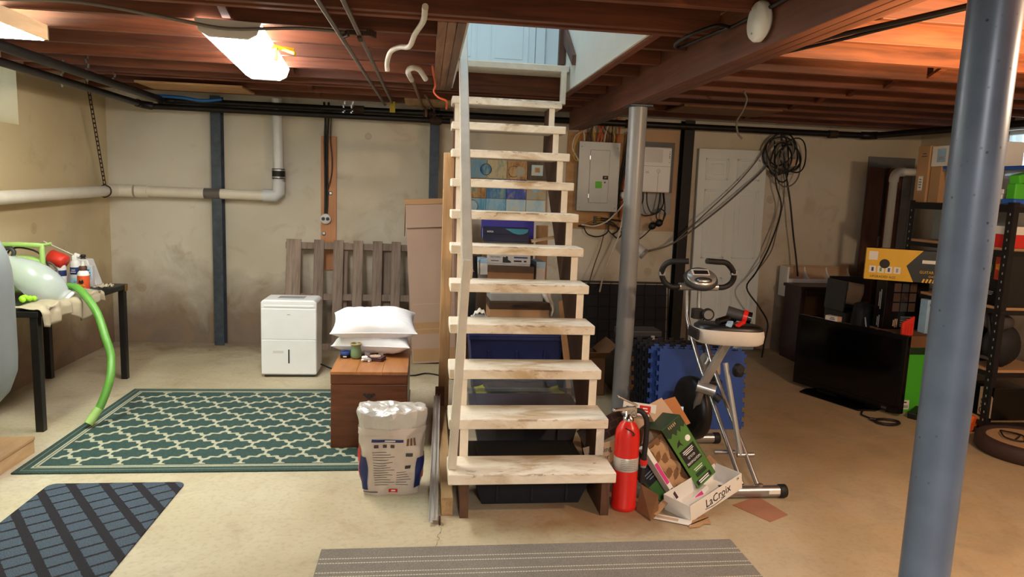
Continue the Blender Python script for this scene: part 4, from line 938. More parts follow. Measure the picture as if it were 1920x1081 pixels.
B().prism([(-.045, .024), (-.045, .069), (-.025, .065), (-.018, .074), (-.006, .071), (-.005, .047), (.018, .035), (.02, .024)], -.1158, -.1145, 'XZ').build('boot_picture', 'ink', t, local=True)
box('print_bar', 'navy', (.04, .145), (-.1157, -.1145), (.060, .072), t, 0, True); box('print_bar', 'ink', (.04, .10), (-.1157, -.1145), (.032, .044), t, 0, True); scrib(t, FR(.127, -.1152, .038), .03, 1, 'ink', .012)
carton('white_shoebox', 'white shoebox seen past the left side of boot box', (.447, 5.47, .862), (.085, .20, .12), 'paper', 10, 'shoeboxes', 'box', (.03, 'pale_blue'))
tag(B().box((.39, .50), (5.43, 5.62), (.778, .861)).build('box_filler', 'offwhite', None, .004), 'small pale box under the white shoebox left of stack', 'box')
carton('pale_shoebox', 'pale blue-white shoebox leaning right of the stack', (.885, 5.45, .778), (.075, .24, .20), 'offwhite', 4, 'shoeboxes', 'box', (.05, 'pale_blue'))
carton('plain_shoebox', 'flat dark shoebox hidden behind tread between boot box and sneaker box', (.62, 5.42, 1.06), (.34, .24, .068), 'dark_grey', -5, 'shoeboxes', 'box', (.02, 'dark_grey'))
t = carton('sneaker_box', 'navy sneaker box with teal swoosh on top of the stack', (.615, 5.42, 1.129), (.355, .24, .10), 'navy_box', -4, 'shoeboxes', 'box', (.045, 'navy_box'))
B().prism([(-.01, .099), (.172, .099), (.165, .075), (.135, .060), (.095, .056), (.055, .066), (.02, .085)], -.1212, -.1198, 'XZ').build('swoosh_print', 'teal', t, local=True)
txt('asics', .026, 'white_ink', t, FR(-.12, -.1208, .075)); box('side_print', 'pale_blue', (-.1785, -.1772), (-.10, .10), (.02, .085), t, 0, True)
tag(B().obox((.66, 5.66, 1.23), (.43, .006, .20), (R(-4), 0, R(-1))).build('purple_board', 'purple', None, .001), 'glossy purple card board standing behind the navy sneaker box', 'board')
tag(B().box((.46, .87), (5.60, 5.72), (.778, 1.127)).build('plain_carton', 'card_dark', None, .004), 'plain brown carton behind the shoebox stack', 'box')
o = bpy.data.objects['plain_carton']
t = thing('black_bag', 'small black bag with pale print left of white shoebox', 'bag', (.355, 5.35, .778))
b = B(); 
for o_ in (1,): b.grid(lambda u, v: ((.05 - .012 * v) * math.cos(6.283 * u) * (1 + .08 * math.sin(u * 40)), (.04 - .02 * v) * math.sin(6.283 * u), .0 + .23 * v), 24, 8)
b.build('bag', 'bag_black', t, 0, True, solid=.003); scrib(t, FR(0, -.043, .12), .04, 2, 'silver_ink', .004, .01)
tag(B().box((.335, .39), (5.29, 5.42), (.501, .777)).build('support_box', 'black_plastic', None, .003), 'black box on the blue tote under the small black bag', 'box')
t = thing('leaning_card', 'tall brown cardboard sheet bent beside the stair stringer', 'cardboard', (1.0, 5.0, .2))
B().prism([(.955, .74), (1.04, .80), (1.03, .60), (1.08, .05), (1.05, .05), (.985, .48)], 4.86, 4.866, 'XZ').build('sheet', 'card', t, .001)
tag(B().obox((.965, 5.75, .62), (.10, .015, 1.24), (R(-3), 0, 0)).build('leaning_plank', 'plank_tan', None, .002), 'pale plank leaning behind the shoebox stack at right', 'plank')
tag(B().grid(lambda u, v: (.80 + .18 * u, 5.25 + .12 * v, 1.13 + .035 * u + .018 * math.sin(v * 3)), 8, 6).build('tan_sheet', 'card_light', None, 0, solid=.003), 'curled tan cardboard flap right of the sneaker box', 'cardboard')

# art tiles on the back wall
t = thing('tile_panel', 'panel of painted blue and ochre art tiles behind the stairs', 'panel', (.76, 6.70, 1.25))
box('board', 'card_light', (.36, 1.15), (6.705, 6.72), (1.245, 1.82), t, .002)
TC = [['tile_sky', 'tile_cream', 'tile_ochre', 'tile_dark'], ['tile_ochre', 'tile_blue', 'tile_royal', 'tile_sand'], ['tile_aqua', 'tile_aqua', 'tile_pale', 'tile_pale']]
for r in range(3):
    for c in range(4):
        x0, z1 = .372 + .193 * c, 1.812 - .188 * r
        o = box('tile', TC[r][c], (x0, x0 + .189), (6.693, 6.705), (z1 - .184, z1), t, .002)
def disc(x, z, r1, m, r0=0.0, y=6.693): B().lathe([(r0, 0), (r1, 0), (r1, -.0015), (r0, -.0015)], (x, y, z), (0, 1, 0), 28).build('painted_disc', m, t)
disc(.553, 1.71, .055, 'tile_blue'); disc(.553, 1.71, .055, 'dark_grey', .050); disc(.82, 1.70, .055, 'tile_ochre'); disc(.82, 1.70, .055, 'ink', .050); disc(.88, 1.70, .05, 'tile_sand', y=6.6915)
disc(.43, 1.55, .075, 'tile_ochre'); disc(.43, 1.55, .055, 'tile_cream', y=6.6915); disc(1.04, 1.56, .05, 'tile_aqua'); disc(.43, 1.36, .06, 'tile_pale'); disc(.43, 1.36, .06, 'dark_grey', .055)
b = B().box((.99, 1.10), (6.6915, 6.693), (1.67, 1.77)); b.build('painted_square', 'tile_pale', t); B().box((1.02, 1.07), (6.690, 6.6915), (1.70, 1.745)).build('painted_square', 'tile_ochre', t)

# ================================================================== ELECTRICAL WALL
t = thing('panel_backer', 'sheet of tan plywood on the wall behind the grey electrical panel', 'board', (1.65, 6.71, 1.18))
box('sheet', 'plywood', (1.33, 2.06), (6.703, 6.717), (1.18, 2.10), t, .002)
t = thing('cabinet_backer', 'tan backer board with grey plates behind the white cabinet', 'board', (2.25, 6.71, 1.2))
box('sheet', 'card_light', (2.062, 2.44), (6.707, 6.72), (1.18, 2.16), t, .002); box('grey_plate', 'grey_board', (2.07, 2.395), (6.700, 6.707), (1.555, 2.04), t, .002); box('grey_plate', 'panel_grey', (2.07, 2.395), (6.700, 6.707), (1.345, 1.54), t, .002)
t = thing('breaker_panel', 'grey metal electrical panel with green sticker', 'panel', (1.63, 6.65, 1.36))
PX, PZ = 1.432, 1.358
box('box', 'panel_grey', (PX, PX + .39), (6.62, 6.705), (PZ, PZ + .645), t, .004); box('cover', 'panel_grey', (PX - .006, PX + .396), (6.612, 6.62), (PZ - .006, PZ + .651), t, .003)
o = box('door', 'panel_grey', (PX + .105, PX + .295), (6.606, 6.612), (PZ + .075, PZ + .575), t, .003)
for z in (PZ + .14, PZ + .50): box('hinge', 'steel', (PX + .097, PX + .108), (6.602, 6.610), (z - .02, z + .02), o, .002)
box('latch', 'ink', (PX + .235, PX + .287), (6.602, 6.606), (PZ + .30, PZ + .335), o, .002); txt('#1', .022, 'white_ink', o, FR(PX + .262, 6.6015, PZ + .318), world=True); B().lathe([(0, 0), (.009, 0), (.008, -.004), (0, -.005)], (PX + .258, 6.606, PZ + .272), (0, 1, 0), 12).build('lock', 'chrome', o)
box('sticker', 'sticker_green', (PX + .165, PX + .23), (6.6045, 6.606), (PZ + .215, PZ + .28), o, 0)
for x in (.02, .37):
    for z in (.03, .60): B().lathe([(.006, 0), (.004, -.004), (0, -.004)], (PX + x, 6.612, PZ + z), (0, 1, 0), 10).build('screw', 'steel', t)
rw = random.Random(4)
for k in range(12):
    x = PX + .02 + .032 * k; m = ['cable_orange', 'cable_white', 'cable_brown', 'cable_black', 'cable_yellow', 'cable_orange'][k % 6]
    B().tube([(x, 6.66, PZ + .64), (x + rw.uniform(-.015, .015), 6.65, PZ + .72), (x + rw.uniform(-.05, .05), 6.64, PZ + .80), (x + rw.uniform(-.07, .07), 6.62, PZ + .89)], .008, 6, spline=3).build('feed_cable', m, t)
for k, m in enumerate(('cable_yellow', 'cable_white')):
    B().tube([(PX + .0, 6.62, 1.82), (PX - .05, 6.6, 1.84 + .05 * k), (PX - .055 - .02 * k, 6.6, 1.95), (PX - .02 - .03 * k, 6.61, 2.05), (PX + .02, 6.63, 2.10)], .007, 6, spline=4).build('feed_cable', m, t)
for k in range(4): B().tube([(1.845 + .012 * k, 6.68, 1.40 - .05 * k), (1.85 + .015 * k, 6.68, 1.6), (1.88 + .02 * k, 6.67, 1.85), (1.90 + .024 * k, 6.65, 2.12)], .008, 6, spline=4).build('riser_cable', ['cable_black', 'cable_black', 'cable_brown', 'cable_orange'][k], t)
t = thing('wall_outlet', 'cream outlet plate with white plug between panel and grey column', 'outlet', (1.88, 6.70, 1.5)); box('plate', 'pvc', (1.855, 1.925), (6.694, 6.704), (1.46, 1.58), t, .003)
B().lathe([(0, -.05), (.035, -.045), (.04, -.02), (.04, 0), (0, 0)], (1.905, 6.694, 1.52), (0, 1, 0), 20).build('plug', 'white_plastic', t); B().tube([(1.90, 6.66, 1.55), (1.86, 6.65, 1.555), (1.855, 6.65, 1.48), (1.89, 6.65, 1.47)], .006, 6, spline=4).build('cord', 'cable_black', t)
t = thing('fiber_cabinet', 'white plastic wall cabinet right of the grey column', 'cabinet', (2.22, 6.65, 1.55))
box('body', 'white_plastic', (2.055, 2.335), (6.60, 6.70), (1.555, 1.985), t, .012); box('screen', 'offwhite', (2.075, 2.245), (6.598, 6.601), (1.84, 1.965), t, .003)
box('seam', 'grey_line', (2.06, 2.33), (6.5988, 6.6005), (1.803, 1.806), t, 0); box('seam', 'grey_line', (2.208, 2.211), (6.5988, 6.6005), (1.56, 1.75), t, 0)
B().lathe([(.018, 0), (.018, -.002), (.0155, -.002), (.0155, 0)], (2.21, 6.60, 1.76), (0, 1, 0), 20).build('dial', 'grey_line', t); B().lathe([(.004, 0), (.003, -.003), (0, -.003)], (2.21, 6.60, 1.76), (0, 1, 0), 10).build('dial', 'grey_line', t)
for z, m in ((1.94, 'hose_green'), (1.92, 'dark_grey'), (1.90, 'dark_grey'), (1.885, 'dark_grey'), (1.84, 'grey_line')): box('indicator', m, (2.308, 2.318), (6.5985, 6.6005), (z, z + .007), t, 0)
scrib(t, FR(2.10, 6.5998, 1.745), .04, 2, 'grey_line', .004, .01, True)
for k, pts in enumerate(([(2.08, 6.64, 1.56), (2.07, 6.6, 1.46), (2.0, 6.58, 1.37), (1.95, 6.6, 1.35)], [(2.12, 6.64, 1.56), (2.12, 6.6, 1.44), (2.16, 6.58, 1.36), (2.22, 6.58, 1.38), (2.25, 6.62, 1.56)], [(2.28, 6.64, 1.56), (2.28, 6.6, 1.45), (2.22, 6.58, 1.36), (2.10, 6.58, 1.33), (2.02, 6.6, 1.36)], [(2.29, 6.64, 1.56), (2.30, 6.6, 1.40), (2.28, 6.58, 1.28)])): B().tube(pts, .006, 6, spline=5).build('cable', 'cable_black', t)
t = thing('power_adapters', 'pair of round black plug adapters hanging on a cable below white cabinet', 'plug', (2.23, 6.6, 1.22))
for x, z in ((2.18, 1.235), (2.245, 1.265)): B().lathe([(0, -.04), (.032, -.035), (.036, 0), (.03, .03), (0, .035)], (x, 6.58, z), (.5, .8, .2), 18).build('adapter', 'cable_black', t)
B().tube([(2.28, 6.58, 1.28), (2.30, 6.58, 1.36), (2.24, 6.58, 1.40), (2.21, 6.58, 1.33), (2.24, 6.58, 1.27)], .006, 6, spline=5).build('cord', 'cable_black', t); B().tube([(2.17, 6.58, 1.21), (2.10, 6.57, 1.14), (2.03, 6.57, 1.09), (1.95, 6.57, 1.07)], .006, 6, spline=4).build('cord', 'cable_black', t)
t = thing('coax_splitter', 'brass coax splitter with a tangle of black and white cables', 'splitter', (1.66, 6.69, 1.2))
box('block', 'dark_grey', (1.62, 1.65), (6.685, 6.704), (1.235, 1.305), t, .002)
for z in (1.25, 1.27, 1.29): B().cyl((1.65, 6.69, z), (1.685, 6.69, z), .008, 10).build('connector', 'brass', t)
B().cyl((1.52, 6.685, 1.21), (1.62, 6.69, 1.255), .008, 8).build('connector', 'brass', t); B().cyl((1.47, 6.685, 1.205), (1.53, 6.685, 1.205), .010, 8).build('connector', 'rusty', t)
for pts in ([(1.685, 6.69, 1.29), (1.78, 6.67, 1.28), (1.86, 6.66, 1.27), (1.93, 6.66, 1.26)], [(1.685, 6.69, 1.27), (1.80, 6.66, 1.25), (1.86, 6.66, 1.18), (1.80, 6.65, 1.14), (1.76, 6.66, 1.2), (1.80, 6.66, 1.33), (1.82, 6.67, 1.40)], [(1.52, 6.68, 1.20), (1.56, 6.65, 1.13), (1.66, 6.64, 1.11), (1.75, 6.65, 1.15), (1.77, 6.66, 1.25), (1.79, 6.67, 1.36)], [(1.49, 6.685, 1.205), (1.62, 6.66, 1.22), (1.74, 6.66, 1.24), (1.90, 6.66, 1.19)], [(1.80, 6.66, 1.14), (1.86, 6.65, 1.10), (1.90, 6.66, 1.15), (1.84, 6.66, 1.22)]): B().tube(pts, .007, 6, spline=5).build('cable', 'cable_black', t)
B().tube([(1.50, 6.68, 1.22), (1.62, 6.65, 1.21), (1.74, 6.64, 1.26), (1.84, 6.64, 1.36), (1.90, 6.64, 1.44)], .008, 6, spline=5).build('cable', 'cable_white', t)
tag(B().tube([(1.915, 6.64, 1.46), (1.86, 6.6, 1.15), (1.78, 6.55, .95), (1.70, 6.5, .75), (1.62, 6.3, .62)], .008, 8, spline=4).build('drop_cable', 'cable_white'), 'pale cable slanting down left of the grey column', 'cable')
tag(B().tube([(1.72, 6.66, 1.12), (1.69, 6.64, 1.0), (1.63, 6.6, .84), (1.56, 6.5, .66)], .005, 6, spline=4).build('drop_cable', 'cable_brown'), 'thin brown cable slanting down below the coax splitter', 'cable')
tag(B().tube([(2.07, 6.5, .98), (2.35, 6.45, 1.08), (2.75, 6.5, 1.37), (3.05, 6.55, 1.62), (3.28, 6.6, 1.83), (3.32, 6.62, 1.95)], .009, 8, spline=5).build('crossing_cable', 'cable_grey'), 'grey cable running diagonally across the white door from coil', 'cable')
tag(B().tube([(2.38, 6.44, 1.11), (2.70, 6.5, 1.40), (2.98, 6.55, 1.66), (3.18, 6.6, 1.88), (3.27, 6.62, 2.02)], .006, 8, spline=5).build('crossing_cable', 'cable_grey'), 'second thinner grey cable crossing the white door just above', 'cable')
t = thing('paper_roll', 'white cylinder canister slanted behind the slim grey column', 'cylinder', (2.0, 6.5, .95)); B().cyl((1.93, 6.5, 1.08), (2.05, 6.42, .98), .05, 24).build('tube', 'offwhite', t); B().cyl((2.05, 6.42, .98), (2.066, 6.41, .967), .053, 24).build('cap', 'silver_paint', t)

# white six panel door slab
t = thing('panel_door', 'white six-panel door slab standing against the back wall', 'door', (2.99, 6.66, 0)); t.rotation_euler = (R(-.6), R(-.6), 0)
box('slab', 'hall_white', (-.34, .36), (-.02, .02), (0, 2.0), t, .003, True)
for px in (-.265, .055):
    for pz, ph in ((.12, .62), (.93, .68), (1.70, .21)):
        b = B(); W = .235
        for a, c in (((px, px + W), (pz, pz + .022)), ((px, px + W), (pz + ph - .022, pz + ph)), ((px, px + .022), (pz, pz + ph)), ((px + W - .022, px + W), (pz, pz + ph))): b.box(a, (-.030, -.02), c)
        b.box((px + .05, px + W - .05), (-.027, -.02), (pz + .05, pz + ph - .05)); b.build('raised_panel', 'hall_white', t, .005, True)
# coil of cables hanging at the door's top right
t = thing('cable_coil', 'big hanging tangle of black cable loops right of the door', 'cables', (3.5, 6.6, 1.6))
rc = random.Random(12)
for k in range(9):
    cx, cz, rx, rz_ = 3.47 + rc.uniform(-.07, .09), 1.93 + rc.uniform(-.06, .08), rc.uniform(.09, .22), rc.uniform(.12, .24); a0 = rc.uniform(0, 6.28); tl = rc.uniform(-.5, .5)
    pts = [(cx + rx * math.cos(a) * math.cos(tl) - rz_ * math.sin(a) * math.sin(tl) * .6, 6.60 + .035 * math.sin(a * 2 + k) - .006 * k, cz + rz_ * math.sin(a) + rx * math.cos(a) * math.sin(tl) * .6) for a in [a0 + 6.283 * q / 22 for q in range(23)]]
    B().tube(pts, .007 + .002 * (k % 2), 6, spline=2).build('loop', 'cable_black' if k % 3 else 'cable_grey', t)
B().tube([(3.42, 6.6, 2.18), (3.46, 6.58, 1.95), (3.52, 6.58, 1.7), (3.56, 6.56, 1.5), (3.62, 6.56, 1.2), (3.66, 6.55, 1.0), (3.70, 6.54, .78)], .009, 8, spline=4).build('tail', 'cable_black', t)
B().tube([(3.36, 6.6, 2.1), (3.40, 6.58, 1.7), (3.47, 6.56, 1.45), (3.36, 6.5, 1.1), (3.20, 6.42, .83), (3.08, 6.35, .68), (3.20, 6.3, .5), (3.30, 6.3, .34), (3.28, 6.3, .15), (3.27, 6.3, .006)], .008, 8, spline=5).build('tail', 'cable_black', t)
B().tube([(3.44, 6.6, 2.0), (3.50, 6.58, 1.6), (3.44, 6.56, 1.2), (3.36, 6.5, 1.0), (3.16, 6.45, .75)], .006, 6, spline=5).build('tail', 'cable_grey', t)
box('cable_tag', 'card_light', (3.51, 3.57), (6.55, 6.553), (1.86, 1.93), t, 0)

# ================================================================== BEHIND THE COLUMN
t = thing('wire_crate', 'folded black wire crate leaning on the back wall behind column', 'crate', (1.86, 6.36, 0)); t.rotation_euler = (R(-7), 0, 0)
W, H_ = 1.02, .70; X0 = -.55
b = B()
for p, q in (((X0, 0, 0), (X0 + W, 0, 0)), ((X0, 0, H_), (X0 + W, 0, H_)), ((X0, 0, 0), (X0, 0, H_)), ((X0 + W, 0, 0), (X0 + W, 0, H_))): b.cyl(p, q, .006, 8)
b.build('frame', 'rubber', t, 0, True); box('tray', 'foam_dark', (X0 + .01, X0 + W - .01), (.02, .03), (.01, H_ - .02), t, .002, True)
for k in range(1, 9): B().cyl((X0 + W * k / 9, 0, 0), (X0 + W * k / 9, 0, H_), .003, 6).build('wire', 'rubber', t, 0, True)
for k in range(1, 6): B().cyl((X0, -.004, H_ * k / 6), (X0 + W, -.004, H_ * k / 6), .003, 6).build('wire', 'rubber', t, 0, True)
box('top_bar', 'rubber', (X0, X0 + W), (-.008, .03), (H_ - .012, H_ + .008), t, .002, True)
t = thing('open_carton', 'shadowed brown carton with open flaps left of the grey column', 'box', (1.22, 5.20, 0))
b = B(); a, d, h = .30, .34, .29
b.box((-a / 2, a / 2), (-d / 2, d / 2), (0, .005)).box((-a / 2, a / 2), (-d / 2, -d / 2 + .005), (0, h)).box((-a / 2, a / 2), (d / 2 - .005, d / 2), (0, h)).box((-a / 2, -a / 2 + .005), (-d / 2, d / 2), (0, h)).box((a / 2 - .005, a / 2), (-d / 2, d / 2), (0, h)); b.build('body', 'card_dark', t, .001, True)
B().obox((0, -d / 2 - .06, h + .035), (a, .14, .004), (R(-30), 0, 0)).build('flap', 'card_dark', t, 0, True); B().obox((.03 + a / 2, 0, h + .05), (.14, d, .004), (0, R(-40), 0)).build('flap', 'card_dark', t, 0, True); B().obox((-a / 2 - .02, .02, h + .05), (.13, d, .004), (0, R(55), 0)).build('flap', 'card', t, 0, True)
t = thing('dark_crate', 'long dark box supporting foam mats and a black tool case', 'box', (1.74, 5.17, 0))
box('body', 'dark_table', (1.47, 2.02), (4.99, 5.40), (0, .33), t, .004); box('lid', 'black_plastic', (1.465, 2.025), (4.985, 5.405), (.332, .36), t, .004)
t = thing('tool_case', 'small black plastic tool case on the long dark box', 'case', (1.64, 5.22, .361)); box('body', 'black_plastic', (1.50, 1.83), (5.12, 5.32), (.361, .43), t, .008); box('lid', 'dark_grey', (1.50, 1.83), (5.12, 5.32), (.433, .485), t, .010)
box('latch', 'silver_ink', (1.57, 1.60), (5.114, 5.12), (.415, .45), t, .002); box('latch', 'silver_ink', (1.74, 1.77), (5.114, 5.12), (.415, .45), t, .002); B().tube([(1.60, 5.115, .44), (1.605, 5.095, .44), (1.72, 5.095, .44), (1.725, 5.115, .44)], .007, 8).build('handle', 'black_plastic', t)
tag(box('base_plank', 'card_umber', (1.47, 2.0), (4.86, 4.975), (0, .075), None, .003), 'dark plank on the floor under the orange foam mat', 'plank')
def jig(wd, ht, n, tab=.016, sides='trbl'):
    def edge(L, on):
        p = [(0, 0)]
        if on:
            st_ = L / n
            for k in range(n):
                c0 = st_ * (k + .5); w1, w2 = st_ * .16, st_ * .27
                p += [(c0 - w1, 0), (c0 - w2, tab), (c0 + w2, tab), (c0 + w1, 0)]
        return p
    P = [(x, -y) for x, y in edge(wd, 'b' in sides)] + [(wd + y, x) for x, y in edge(ht, 'r' in sides)] + [(wd - x, ht + y) for x, y in edge(wd, 't' in sides)] + [(-y, ht - x) for x, y in edge(ht, 'l' in sides)]
    return P
t = thing('orange_mat', 'tan-orange foam mat with jigsaw bottom edge behind the bike', 'mat', (1.50, 4.93, .092)); t.rotation_euler = (R(-4), 0, 0)
B().prism(jig(.50, .25, 6, .02, 'b'), -.012, 0, 'XZ').build('foam', 'foam_orange', t, .001, True); B().lathe([(.013, 0), (.013, -.001), (0, -.001)], (.155, -.012, .19), (0, 1, 0), 12).build('logo_print', 'card_umber', t, local=True)
for k in range(5):
    t = thing('foam_mat', ['front blue jigsaw foam mat of the stack behind the bike', 'second blue foam mat, just behind the front one', 'third foam mat of the stack, dark edge at left', 'fourth foam mat of the stack, dark edge at left', 'rearmost foam mat of the stack beside the orange mat'][k], 'mat', (1.505 - .014 * k + .02 * (k == 0), 4.27 + .062 * k, .012), 0, 'blue foam mats'); t.rotation_euler = (R(-8), R(1.5 - .8 * k), R(-1.5 * k))
    B().prism(jig(.585, .52, 8, .016), -.014, 0, 'XZ').build('foam', 'foam_blue' if k < 2 else 'foam_dark', t, .001, True)

# ================================================================== EXERCISE BIKE
t = thing('exercise_bike', 'folding silver and black exercise bike with a grey-sided seat', 'exercise bike', (1.65, 3.6, 0))
def foot(x0, x1, y, nm):
    o = B().cyl((x0, y, .036), (x1, y, .036), .029, 20).build(nm, 'steel', t)
    for a, c in ((x0 - .002, x0 + .04), (x1 - .04, x1 + .002)): B().lathe([(0, 0), (.032, .002), (.034, .008), (.034, (c - a) - .004), (.03, c - a)], (a, y, .036), (1, 0, 0), 20).build('end_cap', 'rubber', o)
    return o
fo = foot(1.50, 1.862, 3.22, 'rear_foot'); box('foot_label', 'paper', (1.76, 1.82), (3.1905, 3.192), (.032, .052), fo, 0)
foot(1.40, 1.84, 4.0, 'front_foot')
A1 = [(1.535, 3.93, 1.00), (1.54, 3.92, .86), (1.545, 3.89, .78), (1.556, 3.80, .66), (1.575, 3.66, .50), (1.64, 3.25, .06)]
B().tube(A1, .0125, 12, spline=4).build('upright_tube', 'steel', t)
B().tube([(1.612, 3.93, 1.00), (1.615, 3.92, .86), (1.622, 3.89, .78), (1.634, 3.80, .66), (1.65, 3.66, .50), (1.722, 3.25, .06)], .0125, 12, spline=4).build('upright_tube', 'steel', t)
B().cyl((1.655, 3.36, .175), (1.745, 3.36, .175), .0125, 12).build('cross_tube', 'steel', t); B().cyl((1.555, 3.42, .17), (1.66, 3.40, .175), .012, 12).build('cross_tube', 'steel', t)
for x in (1.61, 1.725): B().cyl((x, 3.22, .065), (x, 3.22, .075), .012, 8).build('bolt', 'chrome', t)
B().bar((1.628, 3.52, .755), (1.545, 3.60, .50), .042, .03, (0, 1, 0)).build('seat_post', 'silver_paint', t, .003)
B().cyl((1.60, 3.47, .645), (1.672, 3.36, .18), .0145, 12).build('support_tube', 'silver_paint', t)
B().bar((1.545, 3.60, .50), (1.62, 3.99, .06), .03, .03).build('front_leg', 'silver_paint', t, .003)
B().cyl((1.51, 3.61, .48), (1.60, 3.57, .46), .032, 16).build('pivot_sleeve', 'silver_paint', t); B().cyl((1.59, 3.55, .44), (1.615, 3.53, .42), .022, 12).build('pivot_knob', 'rubber', t)
B().cyl((1.655, 3.44, .63), (1.655, 3.40, .63), .022, 14).build('seat_knob', 'rubber', t); B().lathe([(0, -.02), (.03, -.015), (.034, .015), (.0, .025)], (1.672, 3.47, .60), (1, .2, 0), 12).build('seat_knob', 'rubber', t)
# seat
def superell(wd, dp, n=40, p=3.0, nose=.0):
    P = []
    for k in range(n):
        a = 6.2832 * k / n; c, s_ = math.cos(a), math.sin(a); r = (abs(c) ** p + abs(s_) ** p) ** (-1 / p); P.append((wd / 2 * c * r, dp / 2 * s_ * r))
    return P
pl = superell(.365, .23)
b = B(); nl = len(pl); lev = [(0.90, -.045), (1.0, -.033), (1.02, 0), (1.0, .026), (.96, .034)]
vs = [(x * k, y * k, z) for k, z in lev for x, y in pl]; b.add(vs, [(i * nl + j, i * nl + (j + 1) % nl, (i + 1) * nl + (j + 1) % nl, (i + 1) * nl + j) for i in range(len(lev) - 1) for j in range(nl)], True); b.add(vs[:nl], [tuple(range(nl))[::-1]]); b.add(vs[-nl:], [tuple(range(nl))])
SM = Matrix.Translation((1.612, 3.50, .795)) @ Euler((R(-2), R(1), R(-6))).to_matrix().to_4x4(); b.xf(SM)
so = b.build('seat', 'leather_white', t)
b = B(); lev = [(.975, .030), (.965, .044), (.86, .056), (.5, .058), (.01, .055)]
vs = [(x * k, y * k, z) for k, z in lev for x, y in pl]; b.add(vs, [(i * nl + j, i * nl + (j + 1) % nl, (i + 1) * nl + (j + 1) % nl, (i + 1) * nl + j) for i in range(len(lev) - 1) for j in range(nl)], True); b.xf(SM); b.build('seat_top', 'black_plastic', so)
b = B().obox((-.182, .0, .0), (.018, .17, .058)); b.xf(SM); b.build('seat_nose', 'black_plastic', so, .012)
# flywheel and crank
B().lathe([(0, -.055), (.15, -.05), (.185, -.03), (.19, 0), (.185, .03), (.15, .05), (0, .055)], (1.60, 3.88, .27), (1, .12, 0), 36).build('flywheel_housing', 'black_plastic', t)
b = B().prism([(-.055, 0), (.055, 0), (.048, .085), (.02, .115), (-.03, .115), (-.055, .07)], -.05, .05, 'XZ'); b.xf(Matrix.Translation((1.655, 3.80, .50))); b.build('shroud', 'silver_paint', t, .012)
B().lathe([(.0, 0), (.012, 0), (.012, -.004)], (1.66, 3.748, .515), (0, 1, 0), 12).build('shroud_bolt', 'rubber', t)
B().bar((1.53, 3.86, .28), (1.51, 3.80, .14), .018, .02).build('crank', 'steel', t); B().bar((1.68, 3.90, .28), (1.70, 3.96, .42), .018, .02).build('crank', 'steel', t)
B().obox((1.46, 3.80, .14), (.10, .10, .03), (R(15), 0, R(10))).build('pedal', 'rubber', t, .006); B().obox((1.745, 3.95, .42), (.09, .10, .03), (R(10), 0, 0)).build('pedal', 'rubber', t, .006); B().tube([(1.43, 3.76, .15), (1.44, 3.77, .19), (1.48, 3.78, .19), (1.495, 3.79, .15)], .008, 6, spline=3).build('pedal_strap', 'rubber', t)
# console and handlebar
HB = B()
L_ = [(1.485, 3.90, .995), (1.43, 3.90, .992), (1.385, 3.90, 1.02), (1.362, 3.89, 1.07), (1.366, 3.87, 1.115), (1.395, 3.85, 1.142), (1.44, 3.83, 1.148), (1.49, 3.81, 1.152)]
R_ = [(1.70, 3.90, .995), (1.745, 3.90, .995), (1.782, 3.90, 1.012), (1.80, 3.89, 1.045), (1.79, 3.87, 1.085), (1.755, 3.85, 1.125), (1.715, 3.83, 1.148), (1.66, 3.82, 1.152), (1.592, 3.80, 1.157)]
for P in (L_, R_): B().tube(P, .0165, 12, spline=4).build('handlebar_grip', 'rubber', t)
for p in (L_[3], R_[4]): B().obox(p, (.036, .03, .026)).build('pulse_sensor', 'steel', t, .004)
B().cyl((1.475, 3.90, .995), (1.71, 3.90, .995), .022, 16).build('handlebar_sleeve', 'silver_paint', t)
CM = Matrix.Translation((1.592, 3.87, 1.045)) @ Euler((R(42), 0, R(0))).to_matrix().to_4x4()
b = B(); b.lathe([(0, -.03), (.07, -.03), (.098, -.015), (.103, 0), (.095, .014), (.08, .02), (0, .02)], n=36); b.v = [(x, y * .82, z) for x, y, z in b.v]; b.xf(CM); co_ = b.build('console', 'dark_grey', t)
b = B(); b.lathe([(.088, .016), (.085, .024), (0, .026)], n=36); b.v = [(x, y * .78, z) for x, y, z in b.v]; b.xf(CM); b.build('console_face', 'silver_paint', co_)
b = B().box((-.055, .05), (.008, .05), (.022, .029)); b.xf(CM); b.build('display_frame', 'offwhite', co_, .002); b = B().box((-.045, .042), (.012, .042), (.024, .0298)); b.xf(CM); b.build('display', 'ink', co_, .001)
b = B(); b.lathe([(.045, .024), (.043, .029), (0, .03)], n=28); b.v = [(x * 1.2, y * .5 - .032, z) for x, y, z in b.v]; b.xf(CM); b.build('button_pad', 'dark_grey', co_)
b = B(); b.lathe([(.032, .029), (.03, .033), (0, .034)], n=24); b.v = [(x * 1.2, y * .5 - .034, z) for x, y, z in b.v]; b.xf(CM); b.build('button', 'steel', co_)
ko = B().lathe([(0, -.035), (.034, -.033), (.036, -.028), (.036, -.012), (.03, 0), (0, 0)], (1.642, 3.86, .842), (.15, 1, 0), 24).build('tension_knob', 'rubber', t); B().lathe([(.026, -.034), (.026, -.037), (0, -.037)], (1.642, 3.86, .842), (.15, 1, 0), 20).build('knob_face', 'silver_paint', ko); B().obox((1.59, 3.88, .84), (.06, .05, .06)).build('knob_mount', 'rubber', t, .006)
B().tube([(1.63, 3.87, .81), (1.60, 3.86, .76), (1.615, 3.86, .72), (1.64, 3.87, .76), (1.63, 3.87, .68), (1.64, 3.84, .60)], .005, 6, spline=5).build('tension_cable', 'cable_black', t)
